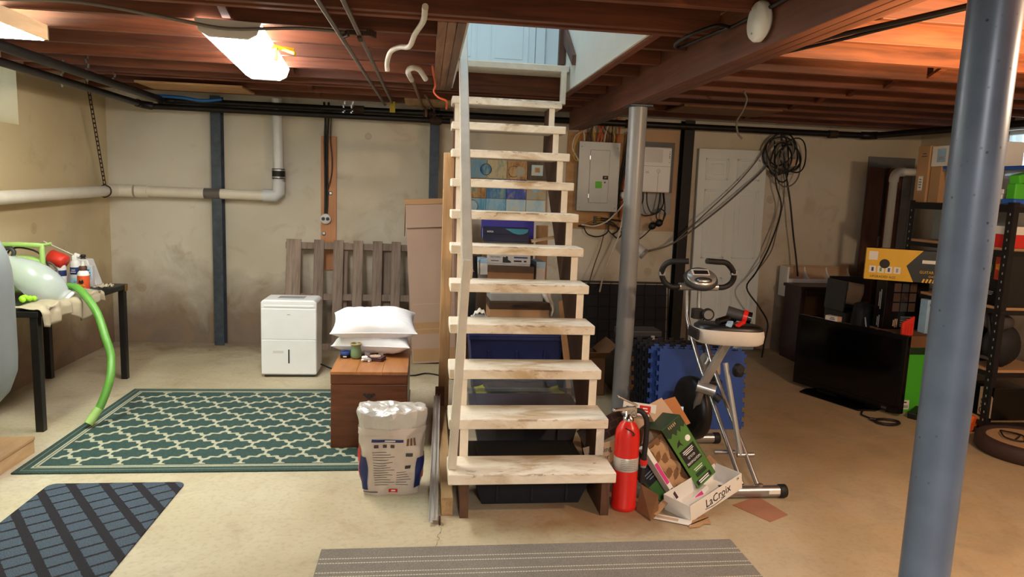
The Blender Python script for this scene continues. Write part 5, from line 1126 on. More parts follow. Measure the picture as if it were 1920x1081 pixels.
# tool lying on the seat
t = thing('hand_massager', 'dark metallic hand tool with red trim lying on the bike seat', 'tool', (1.60, 3.48, .862))
B().cyl((1.525, 3.44, .873), (1.64, 3.50, .885), .018, 16, .024).build('barrel', 'bezel', t); B().cyl((1.60, 3.50, .915), (1.675, 3.46, .90), .034, 20, .030).build('motor', 'dark_grey', t)
B().cyl((1.672, 3.462, .901), (1.692, 3.452, .897), .036, 20).build('red_collar', 'red', t); B().cyl((1.692, 3.452, .897), (1.71, 3.444, .893), .031, 20).build('rear_cap', 'bezel', t)
B().bar((1.60, 3.45, .87), (1.57, 3.405, .858), .03, .016).build('label_plate', 'pale_blue', t, .003); B().bar((1.67, 3.44, .875), (1.61, 3.39, .862), .022, .016).build('trigger', 'red', t, .004)

# ================================================================== FIRE EXTINGUISHER
t = thing('fire_extinguisher', 'red fire extinguisher with silver label band and black hose', 'extinguisher', (.985, 3.145, 0))
B().lathe([(0, .0), (.058, 0), (.062, .004), (.062, .02), (.0595, .024), (.0595, .36), (.056, .39), (.042, .42), (.024, .44), (.020, .448), (.0, .448)], n=36).build('cylinder', 'red', t, local=True)
lb = B().lathe([(.0597, .20), (.0604, .201), (.0604, .265), (.0597, .266)], n=36).build('label_band', 'aluminium', t, local=True)
for k in range(6): B().grid(lambda u, v: (.0609 * math.cos(-2.3 + 1.3 * u), .0609 * math.sin(-2.3 + 1.3 * u), .212 + .009 * k + .0016 * v), 10, 1).build('label_line', 'dark_grey', lb, 0, True)
B().lathe([(.026, .44), (.026, .456), (.018, .46), (.018, .485), (.0, .486)], n=20).build('neck', 'chrome', t, local=True)
B().bar((.03, -.005, .505), (-.085, -.025, .498), .022, .012).build('carry_handle', 'chrome', t, .003, True); B().bar((.035, -.005, .515), (-.065, -.02, .565), .024, .010).build('squeeze_lever', 'chrome', t, .003, True)
B().obox((.01, -.003, .49), (.05, .03, .035)).build('valve', 'chrome', t, .004, True); B().lathe([(.014, 0), (.014, .004), (.011, .004), (.011, 0)], (.02, -.02, .478), (0, -1, 0), 16).build('pull_ring', 'chrome', t, local=True)
B().tube([(-.03, -.055, .42), (-.01, -.06, .41), (0, -.058, .405), (.015, -.062, .39), (.005, -.066, .385)], .003, 6, spline=4).build('pin_cord', 'rubber', t, 0, True)
B().tube([(.03, .0, .49), (.06, -.012, .485), (.082, -.02, .45), (.086, -.022, .38), (.082, -.02, .25)], .013, 12, spline=4).build('hose', 'rubber', t, 0, True)
B().cyl((.082, -.02, .25), (.081, -.02, .225), .019, 14).build('hose_clip', 'red', t, 0, True); B().cyl((.081, -.02, .225), (.078, -.02, .135), .012, 14, .015).build('nozzle', 'rubber', t, 0, True); B().cyl((.081, -.02, .222), (.081, -.02, .212), .0145, 14).build('nozzle_ring', 'steel', t, 0, True)

# ================================================================== PILE OF CARTONS
# white tray on the floor
t = thing('white_tray', 'white open beverage tray with script lettering on the floor', 'carton', (1.393, 3.14, .037), R(30)); t.rotation_euler = (0, R(-11), R(30))
a, d, h = .40, .16, .085
b = B().box((-a / 2, a / 2), (-d / 2, d / 2), (0, .003)).box((-a / 2, a / 2), (-d / 2, -d / 2 + .003), (0, h)).box((-a / 2, a / 2), (d / 2 - .003, d / 2), (0, h)).box((-a / 2, -a / 2 + .003), (-d / 2, d / 2), (0, h)).box((a / 2 - .003, a / 2), (-d / 2, d / 2), (0, h)); b.build('tray', 'paper', t, .001, True)
txt('LaCroix', .062, 'ink', t, FR(.01, -d / 2 - .0008, .046, R(3)), sx=.95); B().tube([(-.09, -d / 2 - .001, .018), (-.02, -d / 2 - .001, .012), (.06, -d / 2 - .001, .022), (.03, -d / 2 - .001, .026)], .0015, 5, spline=4).build('underline', 'ink', t, 0, True); txt('24', .018, 'dark_grey', t, FR(.165, -d / 2 - .0008, .07))
# big green carton, open side up
t = thing('green_carton', 'open green and black carton leaning on the white tray', 'carton', (1.375, 3.22, .085)); t.rotation_euler = Euler((R(-28), R(51), R(4)))
def panel(nm, x, y, z, m, par, bev=.001): return box(nm, m, x, y, z, par, bev, True)
# local x runs down the slope, z is the outward normal direction
Lx, Wz, Dp = .36, .135, .20
t.rotation_euler = (0, 0, 0); t.location = (0, 0, 0)
O = Vector((1.335, 3.23, .245)); ex = Vector((.205, -.02, -.30)).normalized(); ez = Vector((.10, -.80, .35)); ez = (ez - ex * ez.dot(ex)).normalized(); ey = ez.cross(ex)
TM = Matrix(((ex.x, ey.x, ez.x, O.x), (ex.y, ey.y, ez.y, O.y), (ex.z, ey.z, ez.z, O.z), (0, 0, 0, 1)))
t.location = O; t.rotation_euler = TM.to_euler()
B().box((-Lx / 2, Lx / 2), (-.065, .065), (-.003, 0)).build('front_panel', 'green_print', t, .001, True)
B().add([(-.18, -.065, .0008), (-.18, .065, .0008), (-.135, .065, .0008), (-.12, .05, .0008), (-.135, .035, .0008), (-.11, .02, .0008), (-.13, .008, .0008), (-.108, -.01, .0008), (-.132, -.025, .0008), (-.115, -.045, .0008), (-.13, -.065, .0008)], [tuple(range(11))]).build('grass_print', 'green_dark', t, local=True)
panel('label_print', (-.03, .065), (-.05, .05), (.0, .0012), 'ink', t, 0); panel('label_print', (.145, .170), (-.055, .045), (0, .0012), 'ink', t, 0)
RT = lambda x, y, z=.0016: Matrix.Translation((x, y, z)) @ Matrix.Rotation(R(-90), 4, 'Z') @ Matrix.Rotation(R(180), 4, 'Z')
RN = lambda x, y, z=.0016: Matrix.Translation((x, y, z)) @ Matrix.Rotation(R(-90), 4, 'Z')
txt('NIGHTHAWK', .019, 'white_ink', t, RN(.048, 0), sx=.8); txt('GOLD', .018, 'white_ink', t, RN(.022, 0)); scrib(t, RN(-.008, 0, .0016), .075, 3, 'white_ink', .004, .009); scrib(t, RN(.095, 0, .0006), .07, 2, 'white_ink', .004, .010, False, 3); scrib(t, RN(.158, -.005, .0016), .075, 2, 'white_ink', .006, .011, False, 5)
for k in range(5): panel('grass_mark', (-.172, -.158 + .003 * (k % 2)), (-.03 + .011 * k, -.025 + .011 * k), (.0006, .0014), 'card_light', t, 0)
B().lathe([(0, 0), (.016, 0), (.016, .0012), (0, .0012)], (-.062, .035, 0), n=20).build('seal_print', 'white_ink', t, local=True)
B().add([(-.075, -.03, .001), (-.085, -.01, .001), (-.07, -.015, .001), (-.045, -.008, .001), (-.06, -.022, .001), (-.055, -.045, .001)], [tuple(range(6))]).build('bird_print', 'ink', t, local=True)
panel('hand_slot', (.112, .132), (-.035, .035), (.0, .001), 'green_dark', t, 0)
panel('side_panel', (-Lx / 2, Lx / 2), (.065, .068), (-.19, -.001), 'green_dark', t); panel('bottom_panel', (Lx / 2 - .003, Lx / 2), (-.065, .065), (-.19, -.003), 'card', t); panel('top_panel', (-Lx / 2, -Lx / 2 + .003), (-.065, .065), (-.19, -.003), 'green_dark', t); panel('back_panel', (-Lx / 2, Lx / 2), (-.20, .065), (-.193, -.19), 'card_dark', t)
B().obox((.14, .09, -.04), (.08, .05, .003), (.5, .2, .3)).build('torn_flap', 'card', t, 0, True)
# pink-edged tray whose brown inside faces the viewer
t = thing('pink_tray', 'white and pink edged open tray with torn brown inside', 'carton', O + ex * .015 - ey * .115 + ez * .012); t.rotation_euler = TM.to_euler()
b = B().box((-.17, .17), (-.07, .055), (-.05, -.047)); b.build('inside_panel', 'card_dark', t, .001, True)
panel('left_edge', (-.19, .19), (-.094, -.071), (-.05, .012), 'paper', t); panel('lower_edge', (.168, .192), (-.07, .09), (-.05, .012), 'paper', t); panel('print_patch', (-.10, .02), (-.092, -.073), (.012, .0126), 'pink', t, 0); panel('print_patch', (.05, .11), (-.090, -.075), (.012, .0126), 'wallet', t, 0); panel('print_patch', (.170, .19), (.0, .05), (.012, .0126), 'pink', t, 0); panel('print_patch', (.172, .188), (-.05, -.02), (.012, .0126), 'tin_blue', t, 0)
B().grid(lambda u, v: (-.15 + .30 * u, -.05 + .09 * v + .012 * math.sin(u * 15), -.045 + .012 * math.sin(u * 19 + 3 * v) * math.sin(v * 7)), 20, 8).build('torn_paper', 'card', t, 0, True)
# second green carton underneath
O2 = Vector((1.165, 3.235, .115)); e2 = Vector((.19, -.06, -.21)).normalized(); n2 = Vector((.05, -.9, .3)); n2 = (n2 - e2 * n2.dot(e2)).normalized(); y2 = n2.cross(e2)
T2 = Matrix(((e2.x, y2.x, n2.x, O2.x), (e2.y, y2.y, n2.y, O2.y), (e2.z, y2.z, n2.z, O2.z), (0, 0, 0, 1)))
t = thing('green_carton', 'dark green flattened carton lying under the big open one', 'carton', O2); t.rotation_euler = T2.to_euler()
panel('front_panel', (-.16, .14), (-.06, .065), (-.003, 0), 'green_dark', t); panel('lower_panel', (.02, .14), (-.058, .063), (0, .0008), 'green_print', t, 0); panel('label_print', (-.06, .02), (-.05, .05), (.0, .0012), 'ink', t, 0); panel('label_print', (.11, .132), (-.05, .05), (.0008, .0016), 'ink', t, 0); panel('side_panel', (-.16, .14), (-.063, -.06), (-.06, 0), 'card_dark', t)
scrib(t, RN(-.02, 0, .0014), .08, 3, 'silver_ink', .004, .014); scrib(t, RN(.121, 0, .0019), .075, 2, 'white_ink', .005, .010)
# tan cartons at the back of the pile
def quad(nm, lab, pts, mat, cat='cardboard', th=.004):
    P = [Vector(p) for p in pts]; n = (P[1] - P[0]).cross(P[-1] - P[0]).normalized() * th
    k = len(P); b = B().add(P + [p + n for p in P], [tuple(range(k))[::-1], tuple(range(k, 2 * k))] + [(i, (i + 1) % k, k + (i + 1) % k, k + i) for i in range(k)])
    return tag(b.build(nm, mat), lab, cat)
t = thing('label_carton', 'tan carton flap with barcode and black label atop pile', 'carton', (1.22, 3.36, .33))
P4 = [(1.155, 3.42, .42), (1.255, 3.46, .455), (1.325, 3.40, .36), (1.22, 3.33, .30)]; 
Pv = [Vector(p) for p in P4]; nn = (Pv[1] - Pv[0]).cross(Pv[3] - Pv[0]).normalized()
b = B().add(Pv + [p - nn * .004 for p in Pv], [(3, 2, 1, 0), (4, 5, 6, 7), (0, 1, 5, 4), (1, 2, 6, 5), (2, 3, 7, 6), (3, 0, 4, 7)]); b.build('flap', 'card_light', t)
def on4(u, v, off=.0015): return Pv[0].lerp(Pv[1], u).lerp(Pv[3].lerp(Pv[2], u), v) + nn * off * (1 if nn.y < 0 else -1)
def dec(u0, u1, v0, v1, m, nm): B().add([on4(u0, v0), on4(u1, v0), on4(u1, v1), on4(u0, v1)], [(0, 1, 2, 3)]).build(nm, m, t)
dec(.06, .34, .62, .95, 'ink', 'black_label')
for k in range(5): dec(.07, .32, .10 + k * .07, .13 + k * .07, 'silver_ink', 'barcode_line')
b = B().add([Pv[3], Pv[2], Pv[2] + Vector((0.02, .16, -.2)), Pv[3] + Vector((0, .16, -.2)), Pv[0] + Vector((0, .12, -.28)), Pv[0]], [(0, 1, 2, 3), (0, 3, 4, 5)]); b.build('side_panel', 'card', t, solid=.004)
quad('tan_flap', 'plain orange-tan cardboard flap at the top right of the pile', [(1.275, 3.50, .43), (1.345, 3.50, .45), (1.41, 3.42, .33), (1.35, 3.42, .30)], 'foam_orange')
t = thing('print_flap', 'white flap with red print behind the extinguisher handle', 'carton', (1.12, 3.40, .41)); t.rotation_euler = (R(-15), R(8), 0); panel('flap', (-.09, .09), (0, .004), (-.03, .035), 'paper', t); panel('red_print', (0, .06), (-.001, .0), (-.018, .024), 'red', t, 0); scrib(t, FR(-.062, -.0004, 0), .03, 2, 'ink', .008, .016); scrib(t, FR(.03, -.0014, .003), .036, 2, 'white_ink', .006, .014)
quad('tan_sheet', 'pale tan carton side under the printed flap in pile', [(1.09, 3.42, .38), (1.20, 3.42, .36), (1.23, 3.36, .20), (1.10, 3.36, .18)], 'card_light')
t = thing('water_carton', 'tan sparkling water carton flap left of the fire extinguisher', 'carton', (.925, 3.32, .205)); t.rotation_euler = (R(-8), R(-17), R(-6)); panel('flap', (-.10, .08), (0, .004), (-.055, .055), 'card_light', t); txt('sparkling', .036, 'ink', t, FR(-.02, -.001, .018), sx=.95); txt('water', .036, 'ink', t, FR(-.02, -.001, -.02), sx=.95)
t = thing('brick_carton', 'dark carton with brick pattern behind the extinguisher', 'carton', (.94, 3.42, .30)); t.rotation_euler = (R(-8), R(-28), 0); panel('panel', (-.13, .12), (0, .004), (-.055, .055), 'card_umber', t)
for r in range(3):
    for c in range(5): panel('brick', (-.125 + .049 * c + .02 * (r % 2), -.085 + .049 * c + .02 * (r % 2)), (-.001, 0), (-.048 + .034 * r, -.02 + .034 * r), 'dark_table', t, 0)
# scraps on the floor
quad('torn_card', 'torn dark brown cardboard piece beside the extinguisher base', [(1.04, 3.10, .004), (1.075, 2.99, .004), (1.125, 3.03, .02), (1.15, 3.12, .07), (1.09, 3.2, .09)], 'card_dark')
quad('card_strip', 'narrow tan cardboard strip across the dark torn piece', [(1.09, 3.03, .02), (1.11, 3.01, .015), (1.20, 3.10, .045), (1.18, 3.12, .05)], 'card')
t = thing('white_strip', 'white torn paper strip with brown print on floor', 'paper', (1.17, 3.0, .004), R(-28)); panel('strip', (-.10, .10), (-.028, .028), (0, .003), 'paper', t); panel('print', (-.06, .04), (-.014, .012), (.003, .0036), 'card_light', t, 0)
t = thing('slotted_card', 'brown torn card with dark slots on the floor before pile', 'cardboard', (1.305, 2.975, .003), R(20)); B().prism([(-.09, -.035), (-.04, -.045), (.0, -.03), (.03, -.045), (.055, -.01), (.07, .05), (.03, .05), (.015, .02), (-.06, .01)], 0, .003).build('sheet', 'card', t, local=True)
for k in range(5): B().obox((-.05 + .022 * k, -.012 + .004 * k, .0036), (.055, .005, .001), (0, 0, R(12))).build('slot', 'card_umber', t, 0, True)
quad('floor_card', 'flat brown cardboard sheet on the floor right of bike foot', [(1.545, 3.14, .003), (1.72, 3.235, .003), (1.775, 3.025, .003), (1.648, 2.955, .003)], 'card_pinkish', th=.004)

# ================================================================== TELEVISION AND ITS NEIGHBOURS
t = thing('television', 'large black flat television standing on the floor, angled', 'television', (3.235, 4.915, 0)); ang = math.atan2(4.47 - 5.35, 3.405 - 3.065); t.rotation_euler = (0, 0, ang)
TW, TH = .94, .575
B().box((-TW / 2, TW / 2), (0, .045), (.025, .025 + TH)).build('housing', 'bezel', t, .008, True); box('screen', 'black_gloss', (-TW / 2 + .035, TW / 2 - .035), (-.003, .001), (.095, .565), t, .002, True)
box('lower_trim', 'bezel', (-TW / 2 + .01, TW / 2 - .01), (-.006, 0), (.028, .075), t, .003, True); box('logo_plate', 'dark_grey', (.33, .37), (-.0075, -.006), (.038, .055), t, .001, True)
B().prism([(-.28, -.14), (.24, -.14), (.30, -.02), (.28, .10), (-.28, .10), (-.32, -.02)], 0, .012, 'XY').build('stand_base', 'black_gloss', t, .004, True); box('stand_neck', 'bezel', (-.08, .08), (.045, .08), (.012, .12), t, .004, True); box('rear_cover', 'black_plastic', (-.30, .30), (.045, .09), (.10, .48), t, .015, True)
t = thing('tv_cord', 'coiled black power cable lying on the floor before television', 'cable', (3.22, 4.37, 0))
pts = [(3.22, 4.62, .012)] + [(3.15, 4.53, .008)] + [(3.23 + .085 * math.cos(a), 4.36 + .06 * math.sin(a) + .01 * math.sin(a * .5), .008 + .003 * (a / 6.28)) for a in [2.2 + 6.283 * q / 16 for q in range(46)]]
B().tube(pts, .006, 6, spline=2).build('coil', 'cable_black', t); B().cyl((3.14, 4.42, .016), (3.17, 4.40, .016), .012, 10).build('plug', 'cable_black', t)
t = thing('white_carton', 'small white and tan carton on top edge of television', 'box', (3.19, 5.065, .601), ang); box('body', 'paper', (-.055, .055), (-.02, .03), (0, .036), t, .002, True); box('end', 'card_light', (.055, .057), (-.02, .03), (0, .036), t, 0, True); scrib(t, FR(.01, -.0203, .018), .05, 2, 'tin_blue', .006, .012)
# dark side table with a white wall cubby on it
t = thing('dark_cabinet', 'dark wooden open side cabinet under the white cubby shelf', 'cabinet', (3.86, 6.3, 0))
X0, X1, YA, YB_ = 3.52, 4.10, 6.14, 6.44
box('top', 'dark_table', (X0 - .02, X1 + .02), (YA - .02, YB_), (.70, .73), t, .005)
for x in (X0, X1 - .05): box('side', 'dark_table', (x, x + .05), (YA, YB_), (0, .70), t, .004)
box('rail', 'dark_table', (X0 + .05, X1 - .05), (YA, YA + .03), (.655, .70), t, .003); box('back', 'card_dark', (X0 + .05, X1 - .05), (YB_ - .012, YB_), (.1, .70), t, 0); box('shelf', 'dark_table', (X0 + .05, X1 - .05), (YA + .01, YB_ - .012), (.38, .41), t, .003); box('floor_panel', 'dark_table', (X0 + .05, X1 - .05), (YA + .01, YB_ - .012), (.06, .09), t, .003)
t = thing('white_cubby', 'white wall cubby shelf with three curved dividers on cabinet', 'shelf', (3.95, 6.6, .73))
x0, x1 = 3.57, 4.28
box('back', 'card_light', (x0, x1), (6.62, 6.635), (.735, .885), t, .002); box('ledge', 'white_plastic', (x0, x1), (6.47, 6.62), (.735, .75), t, .003); box('front_lip', 'white_plastic', (x0, x1), (6.455, 6.47), (.69, .765), t, .003); box('top_rail', 'card_light', (x0, x1), (6.60, 6.62), (.872, .885), t, .002)
arc = [(6.62, .885)] + [(6.62 - .15 * (1 - math.cos(R(q))) - .0, .885 - .125 * math.sin(R(q))) for q in range(0, 91, 10)] + [(6.47, .75), (6.62, .75)]
for k in range(4):
    xx = x0 + (x1 - x0 - .016) * k / 3; B().prism(arc, xx, xx + .016, 'YZ').build('divider', 'white_plastic', t, .002)
box('end_bracket', 'white_plastic', (x0 - .02, x0), (6.47, 6.63), (.58, .88), t, .004)
# black case with paper, bag, games
t = thing('black_case', 'open black case holding a tan paper behind television', 'case', (3.72, 5.62, 0))
b = B(); X0, X1, YA, YC = 3.56, 3.88, 5.46, 5.80
b.box((X0, X1), (YA, YC), (0, .60)); b.build('body', 'black_plastic', t, .01); B().obox((3.72, 5.74, .74), (.32, .02, .28), (R(-10), 0, 0)).build('lid', 'black_plastic', t, .006); B().obox((3.545, 5.62, .73), (.012, .30, .26), (0, R(3), 0)).build('side_wall', 'bezel', t, .004); box('corner_clip', 'silver_ink', (3.552, 3.58), (5.455, 5.462), (.80, .82), t, .001)
B().grid(lambda u, v: (3.60 + .15 * u + .02 * math.sin(v * 2), 5.60 - .03 * math.sin(v * 2.2), .66 + .19 * v - .02 * u), 8, 8).build('paper_sheet', 'card_light', t, solid=.003)
t = thing('fabric_bag', 'slumped black fabric bag between television and game box', 'bag', (3.56, 5.22, 0))
B().grid(lambda u, v: (3.56 + (.105 - .03 * v * v) * math.cos(6.283 * u) * (1 + .06 * math.sin(u * 31 + v * 4)), 5.23 + (.12 - .04 * v * v) * math.sin(6.283 * u), .70 * v + .012 * math.sin(u * 19)), 32, 14).build('bag', 'bag_black', t, solid=.004); B().grid(lambda u, v: (3.56 + .075 * (1 - v) * math.cos(6.283 * u), 5.23 + .08 * (1 - v) * math.sin(6.283 * u), .70 + .03 * math.sin(v * 1.57) + .012 * math.sin(u * 19) * (1 - v)), 32, 4).build('bag_top', 'bag_black', t); B().tube([(3.50, 5.12, .62), (3.49, 5.08, .55), (3.53, 5.09, .50), (3.58, 5.10, .56)], .006, 6, spline=4).build('strap', 'silver_ink', t)
t = carton('green_box', 'bright green box with white barcode label, right of television', (3.60, 4.80, 0), (.24, .36, .49), 'green_box')
box('top_print', 'grey_board', (-.115, -.06), (-.1812, -.18), (.435, .485), t, 0, True); box('top_print', 'green_dark', (-.06, .115), (-.1812, -.18), (.435, .485), t, 0, True); box('barcode_label', 'paper', (-.095, -.02), (-.1812, -.18), (.02, .09), t, 0, True)
for k in range(9): box('barcode_bar', 'ink', (-.088 + .007 * k, -.085 + .007 * k), (-.1818, -.181), (.03, .055 if k % 2 else .05), t, 0, True)
scrib(t, FR(-.058, -.1813, .074), .05, 1, 'ink', .010); box('side_label', 'paper', (-.1212, -.12), (-.165, -.095), (.02, .09), t, 0, True)
carton('flat_carton', 'flat brown carton lying on the green box', (3.61, 4.80, .491), (.30, .40, .085), 'card_dark')
t = thing('game_box', 'tall dark game box with picture grid standing on brown carton', 'box', (3.645, 4.91, .577)); box('body', 'bezel', (3.47, 3.82), (4.86, 4.98), (.577, .95), t, .003)
for r in range(3):
    for c in range(3): box('picture', ['print_brown', 'dark_grey', 'card_umber', 'tile_dark'][(r * 2 + c) % 4], (3.535 + .065 * c, 3.59 + .065 * c), (4.8588, 4.86), (.715 + .075 * r, .78 + .075 * r), t, 0)
scrib(t, FL(3.4696, 4.92, .80, R(90)), .16, 2, 'silver_ink', .010, .018, True); scrib(t, FL(3.4696, 4.92, .63, R(90)), .10, 2, 'silver_ink', .010, .018, True); scrib(t, FR(3.57, 4.8597, .625, R(90)), .07, 3, 'card_light', .008, .014, True)
for k in range(6): box('text_line', 'grey_line', (3.61, 3.72), (4.8588, 4.86), (.60 + .014 * k, .604 + .014 * k), t, 0)
t = thing('guitar_stand_box', 'long yellow and black guitar stand box on the game box', 'box', (3.70, 4.92, .951)); box('body', 'bezel', (3.325, 4.08), (4.86, 5.0), (.951, 1.19), t, .003)
f_ = 4.8588
B().add([(3.325, f_, .952), (3.655, f_, .952), (3.60, f_, 1.07), (3.70, f_, 1.189), (3.325, f_, 1.189)], [(0, 1, 2, 3, 4)]).build('yellow_panel', 'yellow', t)
B().add([(3.3242, 4.86, .952), (3.3242, 5.0, .952), (3.3242, 5.0, 1.189), (3.3242, 4.86, 1.189)], [(0, 1, 2, 3)]).build('yellow_end', 'yellow', t)
f2 = 4.8580
box('sticker', 'paper', (3.345, 3.405), (f2, f_), (1.10, 1.165), t, 0); box('white_label', 'paper', (3.70, 3.79), (f2, f_), (1.095, 1.12), t, 0)
for k in range(4): box('pictogram', 'paper', (3.355 + .055 * k, 3.40 + .055 * k), (f2, f_), (1.005, 1.055), t, .001); box('pictogram_mark', ['navy', 'hose_green', 'tin_blue', 'grey_line'][k], (3.37 + .055 * k, 3.385 + .055 * k), (f2 - .0006, f2), (1.015, 1.045), t, 0)
B().lathe([(.035, 0), (.035, -.001), (0, -.001)], (3.455, f_, 1.075), (0, 1, 0), 20).build('stand_picture', 'ink', t); box('stand_picture', 'dark_grey', (3.435, 3.475), (f2, f_), (1.075, 1.10), t, 0)
txt('UPGRADED AGS', .026, 'ink', t, FR(3.45, f2, .975), world=True, sx=.9); txt('GUITAR STAND', .030, 'yellow_ink', t, FR(3.78, f2, 1.03), world=True, sx=.85); txt('GS422B PLUS', .02, 'yellow_ink', t, FR(3.80, f2, 1.0), world=True, sx=.9); txt('H', .12, 'yellow_ink', t, FR(3.96, f2, 1.03), world=True); txt('HERCULES', .014, 'yellow_ink', t, FR(3.96, f2, .965), world=True)
for k in range(4): B().obox((3.72 + .022 * k, f_, .968), (.012, .001, .03), (0, R(20), 0)).build('stripe', 'yellow', t)
t.rotation_euler = (0, 0, R(-32)); t.location = (3.685, 4.80, .951)
t = thing('red_tag', 'bright red slanted plastic holder leaning on game box', 'holder', (3.42, 4.62, .577)); B().prism([(3.455, .578), (3.545, .578), (3.545, .72), (3.455, .67)], 4.615, 4.635, 'XZ').build('holder', 'red_plastic', t, .003); 
for k in range(3): box('rib', 'red', (3.475 + .022 * k, 3.48 + .022 * k), (4.612, 4.615), (.59, .665), t, .001)
t = thing('paper_bag', 'small pale blue paper bag with dark handle by column', 'bag', (3.80, 4.90, .577)); box('body', 'pale_blue', (3.70, 3.82), (4.70, 4.78), (.577, .83), t, .003); B().tube([(3.72, 4.697, .80), (3.73, 4.69, .75), (3.77, 4.69, .74), (3.80, 4.697, .79)], .004, 6, spline=4).build('handle', 'rubber', t)
t = thing('power_brick', 'black tool and power brick on floor right of green box', 'adapter', (3.52, 4.52, 0)); B().obox((3.55, 4.50, .03), (.16, .06, .055), (0, R(-8), R(35))).build('brick', 'black_plastic', t, .008); B().cyl((3.40, 4.62, .016), (3.46, 4.60, .016), .016, 12).build('plug', 'rubber', t)

# ================================================================== BACK RIGHT CORNER BOARDS
for (x, wd, m, lab, tl) in ((4.40, .16, 'brown_board', 'leftmost of the brown boards leaning in the back right corner', -4), (4.60, .14, 'brown_board', 'middle brown board leaning behind the grey corner pipe', -3), (4.73, .09, 'grey_board', 'grey metal strip leaning right of the brown boards', -3), (4.83, .10, 'panel_grey', 'rightmost pale metal strip leaning in the corner', -3)):
    o = B().box((-wd / 2, wd / 2), (-.02, .02), (0, 1.87)).build('leaning_board', m, None, .002); o.location = (x, 6.52, .022); o.rotation_euler = (R(-4), R(3), 0); tag(o, lab, 'board')
tag(box('grey_wall_panel', 'grey_board', (4.44, 4.95), (6.705, 6.718), (1.2, 2.0), None, .001), 'grey panel fixed on back wall behind the corner pipe', 'panel')
t = thing('corner_pipe', 'grey-white plastic pipe with elbow in back right corner', 'pipe', (4.5, 6.36, 0))
B().cyl((4.47, 6.33, 0), (4.47, 6.33, 1.76), .036, 16).build('riser', 'pvc', t); B().tube([(4.47, 6.33, 1.74), (4.475, 6.33, 1.80), (4.51, 6.33, 1.835), (4.57, 6.33, 1.84)], .043, 16, spline=3).build('elbow', 'pvc', t); B().cyl((4.56, 6.33, 1.84), (4.98, 6.33, 1.85), .036, 16).build('branch', 'pvc', t)

# ================================================================== SHELVING ON THE RIGHT
t = thing('storage_shelf', 'black slotted-metal storage shelving unit along the right wall', 'shelving', (4.0, 4.6, 0))
SX0, SX1, SY0, SY1 = 3.75, 4.22, 4.10, 5.08
for x in (SX0, SX1):
    for y in (SY0, SY1):
        s1 = 1 if x == SX0 else -1; s2 = 1 if y == SY0 else -1
        o = B().box((min(x, x + s1 * .038), max(x, x + s1 * .038)), (y - .002, y + .002), (0, 1.56)).box((x - .002, x + .002), (min(y, y + s2 * .05), max(y, y + s2 * .05)), (0, 1.56)).build('post', 'steel_black', t)
        if x == SX0:
            for k in range(26): box('slot', 'grey_line', (x - .0028, x - .002), (y + s2 * .022 - .004, y + s2 * .022 + .004), (.10 + k * .055, .115 + k * .055), o, 0)
SZ = (.10, .44, .86, 1.25, 1.53)
for z in SZ:
    box('shelf_board', 'card' if z < 1.5 else 'dark_table', (SX0 + .004, SX1 - .004), (SY0 + .004, SY1 - .004), (z - .004, z + .014), t, .001)
    box('beam', 'steel_black', (SX0 - .004, SX0), (SY0, SY1), (z - .035, z - .004 if z < 1.5 else z + .012), t, .001); box('beam', 'steel_black', (SX0, SX1), (SY0 - .006, SY0 - .002), (z - .035, z - .004), t, .001)
ZT = 1.546
carton('moving_carton', 'tall brown carton at the far end of the top shelf', (3.875, 5.06, ZT), (.15, .13, .43), 'card')
o = bpy.data.objects['moving_carton']; box('label', 'paper', (-.0765, -.075), (-.02, .03), (.09, .20), o, 0, True); scrib(o, FL(-.0768, .005, .145), .035, 4, 'ink', .006, .02); scrib(o, FL(-.0756, -.01, .36), .06, 2, 'card_umber', .006, .02); 
carton('inner_carton', 'brown carton beside the tall one on the top shelf', (3.89, 4.93, ZT), (.15, .11, .27), 'card')
t = carton('white_device_box', 'white box with grey label on brown carton, top shelf', (3.90, 4.895, ZT + .271), (.18, .18, .15), 'paper'); box('label', 'pale_blue', (-.0912, -.09), (-.06, .03), (.03, .13), t, 0, True); scrib(t, FL(-.0914, -.015, .06), .06, 2, 'grey_line', .006, .012)
def clearbin(name, lab, c, size, lidm):
    return tote(name, lab, c, size, 'tote_clear', lidm)
clearbin('clear_bin', 'clear plastic bin with blue lid next to tall carton', (3.93, 4.76, ZT), (.20, .20, .28), 'blue_lid')
clearbin('clear_bin', 'clear plastic bin with blue lid at the right photo edge', (4.03, 4.36, ZT), (.30, .34, .26), 'blue_lid')
tag(box('white_book', 'white_plastic', (3.92, 4.08), (4.44, 4.46), (ZT + .262, ZT + .43), None, .003), 'thin white upright box standing on the right blue bin lid', 'box')
t = thing('green_case', 'bright green angular plastic case on the top shelf edge', 'case', (3.86, 4.18, ZT)); B().obox((3.80, 4.145, ZT + .085), (.10, .07, .10), (0, 0, 0)).build('body', 'green_box', t, .006); B().obox((3.82, 4.16, ZT + .17), (.10, .07, .06), (0, R(-15), R(10))).build('lid', 'green_box', t, .006); B().obox((3.845, 4.16, ZT + .02), (.19, .11, .036)).build('base', 'blue_lid', t, .01); B().obox((3.86, 4.16, ZT + .09), (.06, .08, .14)).build('latch', 'rubber', t, .006)
for k in range(3):
    tag(box('white_slim_box', 'white_plastic', (3.76, 3.93), (4.235 - .01 * k, 4.33), (ZT + .0335 * k + .0005, ZT + .0335 * k + .032), None, .003), ['bottom slim white box of the three stacked on top shelf', 'middle slim white box of the three on top shelf', 'uppermost slim white box of the three on top shelf'][k], 'box', 'slim white boxes')
ZS = 1.265
tag(box('grey_white_panel', 'mirror_grey', (4.0, 4.02), (4.55, 5.04), (ZS - .40, ZS + .22), None, .002), 'pale grey panel standing in the shelving behind column', 'panel') if 0 else None
